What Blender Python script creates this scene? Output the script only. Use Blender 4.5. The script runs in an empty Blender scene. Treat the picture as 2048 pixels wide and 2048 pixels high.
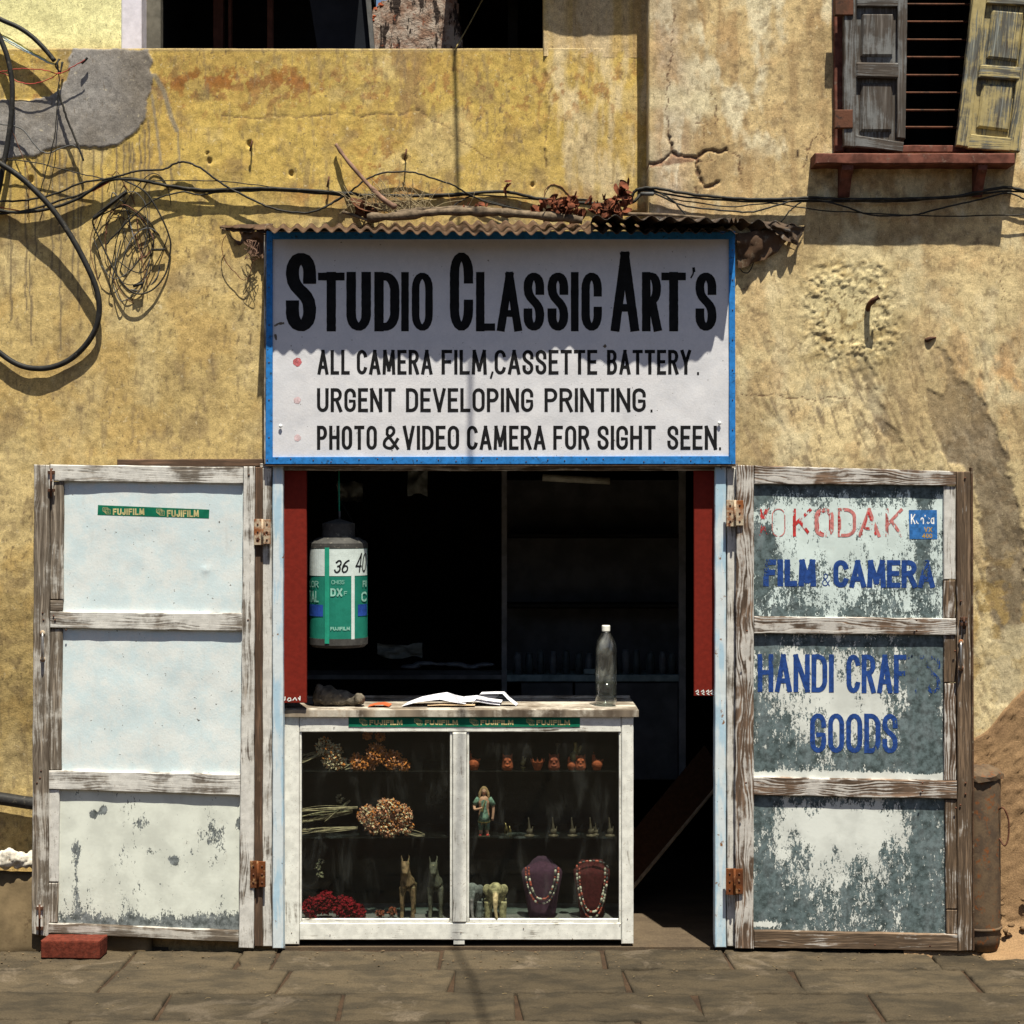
import bpy, bmesh, math, random
import numpy as np
from mathutils import Vector, Matrix
random.seed(7)
rng = np.random.default_rng(7)
scene = bpy.context.scene
COL = scene.collection
R = math.radians

# ------------------------------------------------------------------ camera, sky, sun, exposure
D = 7.0            # metres from the lens to the shop front plane (y = 0)
H = 1.75
cam_d = bpy.data.cameras.new('camera'); cam = bpy.data.objects.new('camera', cam_d); COL.objects.link(cam)
cam.location = (0, -D, H); cam.rotation_euler = (R(90), 0, 0)
cam_d.sensor_width = 36; cam_d.lens = 36 * D / 4.096; cam_d.clip_end = 500; cam_d.clip_start = .05
scene.camera = cam
SUN = Vector((.27, -1.0, 2.9)).normalized()          # direction towards the sun
elev = math.asin(SUN.z); azim = math.atan2(SUN.x, SUN.y)
world = bpy.data.worlds.new('World'); scene.world = world; world.use_nodes = True
wn = world.node_tree; wn.nodes.clear()
sk = wn.nodes.new('ShaderNodeTexSky'); sk.sky_type = 'NISHITA'; sk.sun_disc = False
sk.sun_elevation = elev; sk.sun_rotation = azim
sk.air_density = 1.0; sk.dust_density = 1.2
bg = wn.nodes.new('ShaderNodeBackground'); bg.inputs[1].default_value = .05
wo = wn.nodes.new('ShaderNodeOutputWorld')
wn.links.new(sk.outputs[0], bg.inputs[0]); wn.links.new(bg.outputs[0], wo.inputs[0])
sd = bpy.data.lights.new('sun', 'SUN'); sun = bpy.data.objects.new('sun', sd); COL.objects.link(sun)
sd.energy = 5.0; sd.angle = R(.5); sd.color = (1, .95, .80)
sun.rotation_euler = (-SUN).to_track_quat('-Z', 'Y').to_euler()
scene.view_settings.view_transform = 'Standard'; scene.view_settings.look = 'None'
scene.view_settings.gamma = 1; scene.view_settings.exposure = .92; scene.view_settings.use_curve_mapping = False

# ------------------------------------------------------------------ small helpers
def P(px, py, Y=0.0):
    """a point of the photograph (2048 px) carried to the plane at depth Y"""
    s = (D + Y) / D
    return Vector(((px - 1024) / 500 * s, Y, H - (py - 1024) / 500 * s))
def tag(o, label=None, cat=None, group=None, kind=None):
    if label: o['label'] = label
    if cat: o['category'] = cat
    if group: o['group'] = group
    if kind: o['kind'] = kind
    return o
def empty(name, loc=(0, 0, 0), label=None, cat=None, group=None):
    o = bpy.data.objects.new(name, None); COL.objects.link(o); o.location = loc; o.empty_display_size = .1
    return tag(o, label, cat, group)
def link(o, parent=None):
    COL.objects.link(o)
    if parent is not None:
        o.parent = parent
        o.matrix_parent_inverse = Matrix.Translation(-Vector(parent_loc(parent)))
    return o
def parent_loc(p):
    v = Vector((0, 0, 0))
    while p is not None:
        v += p.location; p = p.parent if False else None
    return v
def mesh_np(name, V, F, mat, parent=None, smooth=False, uv=None, attrs=None):
    """V (n,3) array in world metres, F list/array of faces"""
    me = bpy.data.meshes.new(name)
    V = np.asarray(V, dtype=np.float32)
    if isinstance(F, np.ndarray) and F.ndim == 2:
        k = F.shape[1]; nf = len(F)
        me.vertices.add(len(V)); me.vertices.foreach_set('co', V.ravel())
        me.loops.add(nf * k); me.loops.foreach_set('vertex_index', F.astype(np.int32).ravel())
        me.polygons.add(nf); me.polygons.foreach_set('loop_start', np.arange(0, nf * k, k, dtype=np.int32))
        me.update(calc_edges=True)
    else:
        me.from_pydata(V.tolist(), [], [tuple(int(i) for i in f) for f in F]); me.update()
    if uv is not None:
        li = np.empty(len(me.loops), dtype=np.int32); me.loops.foreach_get('vertex_index', li)
        ul = me.uv_layers.new(name='UVMap'); ul.data.foreach_set('uv', np.asarray(uv, dtype=np.float32)[li].ravel())
    for k, a in (attrs or {}).items():
        a = np.asarray(a, dtype=np.float32)
        if a.ndim == 2:
            at = me.attributes.new(k, 'FLOAT_COLOR', 'POINT')
            at.data.foreach_set('color', np.hstack([a, np.ones((len(a), 1), np.float32)]).astype(np.float32).ravel())
        else:
            at = me.attributes.new(k, 'FLOAT', 'POINT'); at.data.foreach_set('value', a)
    if smooth: me.shade_smooth()
    if mat: me.materials.append(mat)
    o = bpy.data.objects.new(name, me)
    return link(o, parent)

class MB:
    """collects shapes into one mesh"""
    def __init__(s): s.v = []; s.f = []
    def add(s, vs, fs):
        b = len(s.v); s.v += [tuple(v) for v in vs]; s.f += [tuple(b + i for i in f) for f in fs]; return s
    def box(s, x0, x1, y0, y1, z0, z1, c=0.0):
        if c <= 0:
            vs = [(x, y, z) for x in (x0, x1) for y in (y0, y1) for z in (z0, z1)]
            return s.add(vs, [(0, 1, 3, 2), (4, 6, 7, 5), (0, 4, 5, 1), (2, 3, 7, 6), (0, 2, 6, 4), (1, 5, 7, 3)])
        bm = bmesh.new(); bmesh.ops.create_cube(bm, size=1)
        for v in bm.verts: v.co = Vector(((x0 + x1) / 2 + v.co.x * (x1 - x0), (y0 + y1) / 2 + v.co.y * (y1 - y0), (z0 + z1) / 2 + v.co.z * (z1 - z0)))
        bmesh.ops.bevel(bm, geom=list(bm.edges), offset=c, segments=2, profile=.6, affect='EDGES')
        bm.verts.index_update(); s.add([v.co.copy() for v in bm.verts], [[v.index for v in f.verts] for f in bm.faces]); bm.free(); return s
    def tube(s, pts, r, n=8, cap=True, flat=1.0):
        pts = [Vector(p) for p in pts]; m = len(pts)
        rr = r if hasattr(r, '__len__') else [r] * m
        T = []
        for i in range(m):
            t = pts[min(i + 1, m - 1)] - pts[max(i - 1, 0)]
            T.append(t.normalized() if t.length > 1e-9 else Vector((0, 0, 1)))
        up = Vector((0, 0, 1)) if abs(T[0].z) < .9 else Vector((0, 1, 0))
        N = (up - T[0] * up.dot(T[0])).normalized(); vs = []
        for i in range(m):
            N = (N - T[i] * N.dot(T[i]))
            N = N.normalized() if N.length > 1e-6 else T[i].orthogonal().normalized()
            B = T[i].cross(N)
            for k in range(n):
                a = 2 * math.pi * k / n
                vs.append(pts[i] + (N * math.cos(a) + B * math.sin(a) * flat) * rr[i])
        fs = [(i * n + k, i * n + (k + 1) % n, (i + 1) * n + (k + 1) % n, (i + 1) * n + k) for i in range(m - 1) for k in range(n)]
        if cap: fs += [tuple(range(n))[::-1], tuple((m - 1) * n + k for k in range(n))]
        return s.add(vs, fs)
    def lathe(s, prof, c, n=20, sy=1.0, sx=1.0):
        vs = []
        for (r, z) in prof:
            for k in range(n):
                a = 2 * math.pi * k / n; vs.append((c[0] + r * sx * math.cos(a), c[1] + r * sy * math.sin(a), c[2] + z))
        m = len(prof)
        fs = [(i * n + k, i * n + (k + 1) % n, (i + 1) * n + (k + 1) % n, (i + 1) * n + k) for i in range(m - 1) for k in range(n)]
        fs += [tuple(range(n))[::-1], tuple((m - 1) * n + k for k in range(n))]
        return s.add(vs, fs)
    def ball(s, c, r, n=10, sx=1, sy=1, sz=1):
        m = max(4, n // 2 + 1)
        prof = [(math.sin(math.pi * i / m) * r + 1e-5, -math.cos(math.pi * i / m) * r * sz) for i in range(m + 1)]
        return s.lathe(prof, c, n, sy, sx)
    def prism(s, poly, Y0, Y1):
        """poly: world x,z outline (anticlockwise seen from the camera), from y=Y0 (front) to Y1"""
        n = len(poly)
        vs = [(x, Y0, z) for x, z in poly] + [(x, Y1, z) for x, z in poly]
        return s.add(vs, [tuple(range(n)), tuple(range(2 * n - 1, n - 1, -1))] + [(i, (i + n), (i + 1) % n + n, (i + 1) % n) for i in range(n)])
    def build(s, name, mat, parent=None, smooth=False, remesh=None):
        o = mesh_np(name, s.v, s.f, mat, parent, smooth)
        if remesh:
            m = o.modifiers.new('remesh', 'REMESH'); m.mode = 'VOXEL'; m.voxel_size = remesh; m.use_smooth_shade = True
            m2 = o.modifiers.new('smooth', 'SMOOTH'); m2.factor = .5; m2.iterations = 2
        return o

_tabs = {}
def vnoise(x, y, seed):
    if seed not in _tabs: _tabs[seed] = np.random.default_rng(seed + 100).random((256, 256))
    T = _tabs[seed]
    xi = np.floor(x).astype(int); yi = np.floor(y).astype(int); fx = x - xi; fy = y - yi
    fx = fx * fx * (3 - 2 * fx); fy = fy * fy * (3 - 2 * fy)
    a = T[xi % 256, yi % 256]; b = T[(xi + 1) % 256, yi % 256]; c = T[xi % 256, (yi + 1) % 256]; d = T[(xi + 1) % 256, (yi + 1) % 256]
    return (a * (1 - fx) + b * fx) * (1 - fy) + (c * (1 - fx) + d * fx) * fy
def fbm(x, y, s, oc=4, seed=1, sy=None):
    sy = s if sy is None else sy
    t = 0; a = 1; tot = 0
    for i in range(oc):
        t = t + a * vnoise(x * s + 31.7 * i, y * sy + 17.3 * i, seed + i * 13); tot += a; a *= .55; s *= 2.03; sy *= 2.03
    return t / tot
def sst(a, b, x): 
    t = np.clip((x - a) / (b - a), 0, 1); return t * t * (3 - 2 * t)
def seg_dist(x, z, pts):
    d = np.full_like(x, 1e9)
    for (x0, z0), (x1, z1) in zip(pts[:-1], pts[1:]):
        vx, vz = x1 - x0, z1 - z0; L = vx * vx + vz * vz + 1e-12
        t = np.clip(((x - x0) * vx + (z - z0) * vz) / L, 0, 1)
        d = np.minimum(d, np.hypot(x - x0 - t * vx, z - z0 - t * vz))
    return d
def inpoly(x, z, pts):
    c = np.zeros(x.shape, bool); n = len(pts)
    for i in range(n):
        x0, z0 = pts[i]; x1, z1 = pts[(i + 1) % n]
        if z0 == z1: continue
        k = ((z0 > z) != (z1 > z)) & (x < (x1 - x0) * (z - z0) / (z1 - z0) + x0); c ^= k
    return c
def sdf(x, z, pts):
    d = seg_dist(x, z, list(pts) + [pts[0]]); return np.where(inpoly(x, z, pts), -d, d)
def catmull(pts, n=8):
    pts = [Vector(p) for p in pts]; out = []
    for i in range(len(pts) - 1):
        p0 = pts[max(i - 1, 0)]; p1 = pts[i]; p2 = pts[i + 1]; p3 = pts[min(i + 2, len(pts) - 1)]
        for k in range(n):
            t = k / n
            out.append(.5 * ((2 * p1) + (p2 - p0) * t + (2 * p0 - 5 * p1 + 4 * p2 - p3) * t * t + (3 * p1 - p0 - 3 * p2 + p3) * t ** 3))
    return out + [pts[-1]]

# ------------------------------------------------------------------ node helpers
class G:
    def __init__(s, name):
        s.m = bpy.data.materials.new(name); s.m.use_nodes = True; s.t = s.m.node_tree; s.t.nodes.clear()
        s.out = s.t.nodes.new('ShaderNodeOutputMaterial'); s.b = s.t.nodes.new('ShaderNodeBsdfPrincipled')
        s.t.links.new(s.b.outputs[0], s.out.inputs[0])
        s.b.inputs['Specular IOR Level'].default_value = .14
    def put(s, sock, v):
        if isinstance(v, bpy.types.NodeSocket): s.t.links.new(v, sock)
        elif isinstance(v, (tuple, list)) and len(v) == 3 and sock.type == 'RGBA': sock.default_value = (*v, 1)
        else: sock.default_value = v
    def node(s, t, **k):
        n = s.t.nodes.new(t)
        for a, v in k.items(): setattr(n, a, v)
        return n
    def pos(s): return s.node('ShaderNodeNewGeometry').outputs['Position']
    def uv(s): return s.node('ShaderNodeTexCoord').outputs['UV']
    def attr(s, n, col=False):
        a = s.node('ShaderNodeAttribute', attribute_name=n); return a.outputs['Color' if col else 'Fac']
    def scale(s, v, sc, loc=(0, 0, 0)):
        n = s.node('ShaderNodeMapping'); s.put(n.inputs[0], v); n.inputs['Scale'].default_value = sc; n.inputs['Location'].default_value = loc; return n.outputs[0]
    def noise(s, v, sc, det=4, ro=.55, dist=0.0):
        n = s.node('ShaderNodeTexNoise'); s.put(n.inputs['Vector'], v); n.inputs['Scale'].default_value = sc
        n.inputs['Detail'].default_value = det; n.inputs['Roughness'].default_value = ro; n.inputs['Distortion'].default_value = dist
        return n.outputs['Fac']
    def voro(s, v, sc, f='F1'):
        n = s.node('ShaderNodeTexVoronoi', feature=f); s.put(n.inputs['Vector'], v); n.inputs['Scale'].default_value = sc; return n.outputs['Distance']
    def wave(s, v, sc, dist, det=2, ds=1.0):
        n = s.node('ShaderNodeTexWave', wave_type='BANDS', bands_direction='Y'); s.put(n.inputs['Vector'], v)
        n.inputs['Scale'].default_value = sc; n.inputs['Distortion'].default_value = dist; n.inputs['Detail'].default_value = det; n.inputs['Detail Scale'].default_value = ds
        return n.outputs['Fac']
    def ma(s, op, a, b=0.0, c=None, clamp=False):
        n = s.node('ShaderNodeMath', operation=op, use_clamp=clamp); s.put(n.inputs[0], a); s.put(n.inputs[1], b)
        if c is not None: s.put(n.inputs[2], c)
        return n.outputs[0]
    def mr(s, v, a, b, c=0.0, d=1.0):
        n = s.node('ShaderNodeMapRange', interpolation_type='SMOOTHSTEP'); s.put(n.inputs[0], v)
        for i, q in enumerate((a, b, c, d)): n.inputs[i + 1].default_value = q
        return n.outputs[0]
    def mix(s, f, a, b, mode='MIX'):
        n = s.node('ShaderNodeMix', data_type='RGBA', blend_type=mode); s.put(n.inputs[0], f); s.put(n.inputs[6], a); s.put(n.inputs[7], b); return n.outputs[2]
    def bump(s, h, st=.5, d=.002):
        n = s.node('ShaderNodeBump'); n.inputs['Strength'].default_value = st; n.inputs['Distance'].default_value = d; s.put(n.inputs['Height'], h)
        s.t.links.new(n.outputs[0], s.b.inputs['Normal']); return n
    def fin(s, col, rough=.8, metal=0.0):
        s.put(s.b.inputs['Base Color'], col); s.put(s.b.inputs['Roughness'], rough); s.put(s.b.inputs['Metallic'], metal); return s.m

def simple(name, col, rough=.7, metal=0.0, var=.25, sc=25, bump=.3, bs=60, dirt=None, da=.5):
    g = G(name); p = g.pos()
    n = g.noise(p, sc, 5, .6)
    c = g.mix(g.mr(n, .3, .7), tuple(x * (1 - var) for x in col), tuple(min(1, x * (1 + var)) for x in col))
    if dirt: c = g.mix(g.mr(g.noise(p, sc * 1.7, 6, .7), .52 + .1 * (1 - da), .62 + .1 * (1 - da)), c, dirt)
    g.bump(g.noise(p, bs, 4), bump, .002)
    return g.fin(c, rough, metal)

def plaster_mat(name):
    g = G(name); p = g.pos(); c = g.attr('alb', True)
    f1 = g.noise(p, 230, 3, .7); f2 = g.noise(p, 38, 5, .65); f3 = g.noise(g.scale(p, (90, 90, 22)), 1, 4, .6)
    k = g.ma('MULTIPLY', g.mr(f1, .25, .75, .74, 1.24), g.mr(f2, .3, .7, .78, 1.16))
    c = g.mix(1.0, c, g.node('ShaderNodeCombineColor').outputs[0], 'MULTIPLY') if False else c
    vm = g.node('ShaderNodeVectorMath', operation='SCALE'); g.put(vm.inputs[0], c); g.put(vm.inputs['Scale'], k); c = vm.outputs[0]
    c = g.mix(g.ma('MULTIPLY', g.mr(f3, .60, .70), .45), c, (.13, .09, .05))
    c = g.mix(g.ma('MULTIPLY', g.mr(g.noise(p, 75, 3, .5), .66, .72), .6), c, (.09, .07, .05))
    c = g.mix(g.ma('MULTIPLY', g.mr(g.noise(p, 55, 4, .6, .5), .62, .72), .4), c, (.72, .62, .42))
    h = g.ma('ADD', g.ma('MULTIPLY', g.noise(p, 110, 5, .7), .6), g.ma('MULTIPLY', g.noise(g.scale(p, (30, 30, 14)), 1, 5, .6), .8))
    g.bump(h, .55, .0045)
    return g.fin(c, .92)

def wood_mat(name, paint, wood, amount, dark=(.05, .035, .025), ring=0.0, groove=1.0):
    """weathered wood, grain along U; amount = how much paint is left"""
    g = G(name); uv = g.uv(); p = g.pos()
    warp = g.noise(g.scale(uv, (3, 14, 1)), 1, 2, .5)
    comb = g.node('ShaderNodeCombineXYZ'); g.put(comb.inputs[1], g.ma('MULTIPLY', g.ma('SUBTRACT', warp, .5), .05 + ring * .10))
    va = g.node('ShaderNodeVectorMath', operation='ADD'); g.put(va.inputs[0], uv); g.put(va.inputs[1], comb.outputs[0]); w = va.outputs[0]
    g1 = g.noise(g.scale(w, (5, 160, 1)), 1, 4, .65); g2 = g.noise(g.scale(w, (1.6, 55, 1)), 1, 3, .6)
    rg = g.wave(w, 26, 1.5, 2, 1.0)
    grain = g.ma('ADD', g.ma('MULTIPLY', g1, .5), g.ma('MULTIPLY', g2, .5))
    if ring: grain = g.ma('ADD', g.ma('MULTIPLY', grain, 1 - .35 * ring), g.ma('MULTIPLY', rg, .35 * ring))
    blot = g.noise(p, 7, 5, .65)
    m = g.ma('ADD', g.ma('MULTIPLY', grain, 1.0), g.ma('MULTIPLY', g.ma('SUBTRACT', blot, .5), .9))
    t = .26 + .5 * (1 - amount)
    fine = g.noise(g.scale(uv, (12, 420, 1)), 1, 3, .7); m = g.ma('ADD', m, g.ma('MULTIPLY', g.ma('SUBTRACT', fine, .5), .35)); pm = g.mr(m, t - .05, t + .12)
    wc = g.mix(g.mr(grain, .3, .68), dark, wood)
    wc = g.mix(g.mr(g.noise(p, 4, 3), .4, .65), wc, tuple(x * .6 for x in wood))
    pc = g.mix(g.mr(g.noise(p, 30, 5, .7), .35, .65), tuple(x * .78 for x in paint), paint)
    pc = g.mix(g.mr(g.noise(g.scale(p, (120, 120, 120)), 1, 2), .62, .7, 0, .5), pc, wood)
    wc = g.mix(g.mr(fine, .42, .62, 0, .75), wc, dark); wc = g.mix(g.mr(g.noise(g.scale(uv, (4, 90, 1)), 1, 3, .6), .5, .7, 0, .6), wc, tuple(min(1, x * 1.9) for x in wood))
    c = g.mix(pm, wc, pc)
    g.bump(g.ma('ADD', g.ma('MULTIPLY', grain, groove), g.ma('MULTIPLY', pm, .25)), .55, .0025)
    return g.fin(c, .8)

def peel_graph(g, bias=0.0):
    """flake mask, 1 = paint left; world position so lettering and sheet flake together"""
    p = g.pos()
    a = g.noise(g.scale(p, (74, 74, 26)), 1, 7, .78); b = g.noise(g.scale(p, (13, 13, 7)), 1, 5, .65); s = g.noise(g.scale(p, (170, 170, 120)), 1, 3, .65)
    v = g.ma('ADD', g.ma('ADD', g.ma('MULTIPLY', a, .42), g.ma('MULTIPLY', b, .36)), g.ma('MULTIPLY', s, .22))
    v = g.ma('SUBTRACT', g.ma('ADD', v, bias), g.ma('MULTIPLY', g.attr('bare'), .5))
    return g.mr(v, .245, .262), v
def peel_mat(name, paint, metal=(.075, .100, .108)):
    g = G(name); p = g.pos(); m, v = peel_graph(g)
    pc = g.mix(g.mr(g.noise(p, 9, 4, .6), .35, .65), paint, tuple(x * .82 for x in paint))
    pc = g.mix(g.mr(g.noise(p, 26, 5, .7), .6, .75, 0, .35), pc, (.45, .42, .36))
    vo = g.node('ShaderNodeTexVoronoi'); g.put(vo.inputs['Vector'], p); vo.inputs['Scale'].default_value = 55
    mc = g.mix(g.mr(g.noise(p, 40, 5, .7), .3, .7), tuple(x * .40 for x in metal), tuple(x * 2.3 for x in metal))
    mc = g.mix(.35, mc, g.mix(g.mr(g.noise(g.scale(p, (20, 20, 9)), 1, 3), .45, .65), (.05, .065, .06), (.16, .18, .185)))
    c = g.mix(m, mc, pc)
    g.bump(g.ma('ADD', m, g.ma('MULTIPLY', g.noise(p, 90, 3), .3)), .6, .0016)
    return g.fin(c, g.mr(m, 0, 1, .5, .72), 0.0)
def peel_paint(name, col, bias=.03, alpha=1.0):
    """painted letters on the flaking sheet: where the flake is gone the sheet shows"""
    g = G(name); p = g.pos(); m, v = peel_graph(g, bias)
    c = g.mix(g.mr(g.noise(p, 60, 4, .7), .3, .7), tuple(x * .7 for x in col), tuple(min(1, x * 1.35) for x in col))
    g.fin(c, .7); tr = g.node('ShaderNodeBsdfTransparent'); mx = g.node('ShaderNodeMixShader')
    if alpha < 1: m = g.ma('MULTIPLY', m, g.mr(g.noise(g.scale(p, (60, 60, 22)), 1, 3, .6), .58 - alpha * .2, .62 - alpha * .2))
    g.put(mx.inputs[0], m); g.t.links.new(tr.outputs[0], mx.inputs[1]); g.t.links.new(g.b.outputs[0], mx.inputs[2])
    g.t.links.new(mx.outputs[0], g.out.inputs[0]); return g.m
def glass_mat(name, tint=(.93, .97, .96), rough=.03, reflection_haze=.004, base=.022):
    g = G(name); tr = g.node('ShaderNodeBsdfTransparent'); tr.inputs[0].default_value = (*tint, 1)
    gl = g.node('ShaderNodeBsdfGlossy'); gl.inputs[1].default_value = rough
    lw = g.node('ShaderNodeLayerWeight'); lw.inputs[0].default_value = .5
    fr = g.ma('ADD', g.ma('MULTIPLY', g.ma('POWER', lw.outputs['Facing'], 4.0), .8), base)
    m1 = g.node('ShaderNodeMixShader'); g.put(m1.inputs[0], fr); g.t.links.new(tr.outputs[0], m1.inputs[1]); g.t.links.new(gl.outputs[0], m1.inputs[2])
    df = g.node('ShaderNodeBsdfDiffuse'); df.inputs[0].default_value = (.55, .55, .5, 1)
    m2 = g.node('ShaderNodeMixShader'); p = g.pos()
    g.put(m2.inputs[0], g.mr(g.noise(g.scale(p, (13, 13, 4)), 1, 6, .65, .6), .5, .78, reflection_haze * .2, reflection_haze * 6))  # faint glass reflection streaks painted as pale diffuse noise
    g.t.links.new(m1.outputs[0], m2.inputs[1]); g.t.links.new(df.outputs[0], m2.inputs[2]); g.t.links.new(m2.outputs[0], g.out.inputs[0])
    return g.m

M = {}
M['plaster'] = plaster_mat('plaster')
M['woodL'] = wood_mat('white_painted_grey_wood', (.60, .58, .55), (.27, .235, .20), .72)
M['woodLb'] = wood_mat('bare_grey_wood', (.50, .47, .43), (.24, .20, .16), .50)
M['woodR'] = wood_mat('brown_wood_flaking', (.52, .49, .46), (.20, .13, .09), .56, ring=.45)
M['woodRb'] = wood_mat('brown_wood_bare', (.50, .47, .44), (.17, .115, .075), .26, ring=.3)
M['woodBrown'] = wood_mat('dark_brown_wood', (.22, .15, .1), (.12, .07, .045), .2)
M['woodCase'] = wood_mat('white_case_wood', (.74, .73, .68), (.25, .20, .15), .93, groove=.4)
M['woodTop'] = wood_mat('worn_counter_wood', (.50, .45, .38), (.26, .21, .16), .55)
M['woodShut'] = wood_mat('grey_shutter_wood', (.175, .175, .175), (.095, .085, .078), .5)
M['woodYel'] = wood_mat('yellow_shutter_paint', (.40, .32, .15), (.17, .18, .165), .62)
M['woodRed'] = wood_mat('red_oxide_wood', (.30, .10, .065), (.13, .075, .055), .72)
M['redsill'] = simple('red_sill_paint', (.125, .046, .032), .8, var=.4, dirt=(.15, .09, .07))
M['post'] = wood_mat('blue_white_post', (.56, .62, .66), (.22, .12, .07), .86)
def post_blue():
    g = G('blue_painted_post'); p = g.pos()
    c = g.mix(g.mr(g.noise(g.scale(p, (30, 30, 5)), 1, 4, .6), .42, .6), (.55, .60, .63), (.36, .50, .61))
    c = g.mix(g.mr(g.noise(p, 20, 5, .7), .63, .68), c, (.2, .09, .03))
    c = g.mix(g.mr(g.noise(p, 90, 3), .69, .72), c, (.05, .05, .05))
    g.bump(g.noise(p, 60, 4), .3, .002); return g.fin(c, .6)
M['postblue'] = post_blue()
def sheet_mat(name, a, b):
    g = G(name); p = g.pos()
    c = g.mix(g.mr(g.noise(p, 11, 8, .75), .38, .62), a, b); c = g.mix(g.mr(g.noise(g.scale(p, (26, 26, 6)), 1, 6, .7), .55, .75, 0, .5), c, tuple(x * .8 for x in a))
    c = g.mix(g.mr(g.noise(p, 150, 3, .7), .3, .7, 0, .25), c, tuple(x * .7 for x in a))
    c = g.mix(g.mr(g.noise(p, 70, 3), .70, .74), c, (.1, .09, .08))
    g.bump(g.ma('ADD', g.noise(p, 5, 3), g.ma('MULTIPLY', g.noise(p, 140, 3), .15)), .5, .006); return g.fin(c, .75)
M['sheet'] = sheet_mat('pale_blue_sheet', (.66, .69, .69), (.55, .65, .69))
M['signwhite'] = sheet_mat('sign_white_paint', (.63, .62, .65), (.57, .57, .61))
M['signblue'] = simple('sign_blue_paint', (.022, .165, .46), .55, var=.2, dirt=(.02, .05, .1), sc=40)
M['black'] = simple('black_sign_paint', (.009, .009, .010), .9, var=.3)
M['bullet'] = peel_paint('worn_red_paint', (.45, .06, .07), .0, .5)
M['peelR1'] = peel_mat('flaking_pale_blue_on_zinc', (.60, .69, .68))
M['peelR2'] = peel_mat('flaking_white_on_zinc', (.64, .66, .63))
M['peelL3'] = peel_mat('flaking_cream_on_zinc', (.64, .66, .60), (.13, .14, .145))
M['blueletter'] = peel_paint('blue_letter_paint', (.016, .050, .20), .085)
M['redletter'] = peel_paint('faded_red_letter_paint', (.42, .035, .035), .05, .75)
M['redoutline'] = peel_paint('faded_red_outline', (.45, .16, .15), .03, .8)
M['konica'] = peel_paint('blue_square_paint', (.03, .13, .36), .09)
M['konwhite'] = peel_paint('white_brush_paint', (.75, .76, .74), .06)
M['konyel'] = peel_paint('ochre_brush_paint', (.38, .24, .05), .04)
def rust_tin(name, a, b, c3):
    g = G(name); p = g.pos()
    c = g.mix(g.mr(g.noise(p, 12, 6, .7), .4, .6), a, b); c = g.mix(g.mr(g.noise(p, 33, 5, .7), .55, .65), c, c3)
    g.bump(g.noise(p, 120, 4), .4, .002); return g.fin(c, .75, .15)
M['tin'] = rust_tin('rusty_tin', (.10, .058, .035), (.065, .038, .024), (.15, .115, .08))
M['tindark'] = rust_tin('dark_tin', (.05, .04, .035), (.09, .06, .04), (.16, .15, .14))
M['hinge'] = rust_tin('rusty_hinge', (.24, .08, .025), (.45, .38, .28), (.10, .03, .012))
M['iron'] = rust_tin('rusted_iron', (.07, .035, .022), (.12, .05, .03), (.04, .025, .02))
M['bin'] = rust_tin('rusted_bin', (.125, .085, .052), (.075, .052, .036), (.16, .06, .022))
M['rubber'] = simple('black_rubber', (.022, .021, .02), .55, var=.3, dirt=(.08, .07, .055))
M['cable'] = simple('dusty_black_cable', (.025, .023, .02), .6, var=.4, dirt=(.07, .06, .045))
M['wiregrey'] = simple('grey_wire', (.10, .10, .10), .6); M['wirebrown'] = simple('brown_wire', (.12, .05, .03), .6)
M['wireyel'] = simple('yellow_wire', (.5, .48, .12), .5); M['wireblue'] = simple('blue_wire', (.35, .5, .6), .5); M['wirered'] = simple('red_wire', (.35, .05, .04), .5)
M['glass'] = glass_mat('case_glass'); M['shelfglass'] = glass_mat('shelf_glass', (.80, .88, .86), .05, .02)
M['bottle'] = glass_mat('bottle_plastic', (.90, .92, .92), .12, .06, .09); M['water'] = glass_mat('water', (.78, .82, .80), .05, .03)
M['red'] = simple('red_board_paint', (.15, .013, .007), .7, var=.12, sc=60)
M['whitepaint'] = simple('white_paint', (.7, .7, .68), .6, var=.1)
M['green'] = simple('green_sticker', (.008, .13, .075), .35, var=.15); M['gold'] = simple('gold_print', (.50, .42, .20), .5, var=.3)
M['cangreen'] = simple('green_can_print', (.015, .17, .12), .45, var=.1); M['cangreen2'] = simple('bright_green_stripe', (.02, .26, .17), .45, var=.1)
M['canwhite'] = simple('white_can_print', (.55, .62, .60), .45, var=.08); M['canblue'] = simple('blue_can_print', (.02, .06, .28), .45)
M['canmint'] = simple('mint_can_print', (.25, .48, .40), .5); M['cancap'] = simple('grey_black_cap', (.05, .048, .045), .75, dirt=(.14, .13, .11))
M['dark'] = simple('shade_black_interior', (.016, .015, .014), .9, var=.4, sc=6); M['darkblue'] = simple('dark_fabric', (.012, .014, .02), .95, sc=5)  # room shade is put into the near-black interior colour
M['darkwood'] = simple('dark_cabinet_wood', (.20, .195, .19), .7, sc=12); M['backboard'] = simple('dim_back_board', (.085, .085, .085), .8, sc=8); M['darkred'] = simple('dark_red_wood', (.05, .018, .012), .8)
M['darkteal'] = simple('dark_shelf_edge', (.22, .28, .28), .7)
M['jar'] = simple('dark_jar', (.06, .075, .08), .3); M['jar2'] = simple('grey_jar', (.12, .13, .14), .35)
M['brick'] = simple('red_brick', (.11, .024, .014), .95, var=.35, sc=50, bump=.8, bs=120, dirt=(.07, .03, .022))
M['paper'] = simple('newsprint', (.66, .65, .70), .85, var=.08, sc=30); M['papergrey'] = simple('grey_print', (.25, .25, .30), .9)
M['paperred'] = simple('red_paper', (.40, .09, .03), .8); M['bundle'] = simple('grey_cloth', (.10, .085, .065), .95, var=.5, dirt=(.30, .24, .17))
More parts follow.
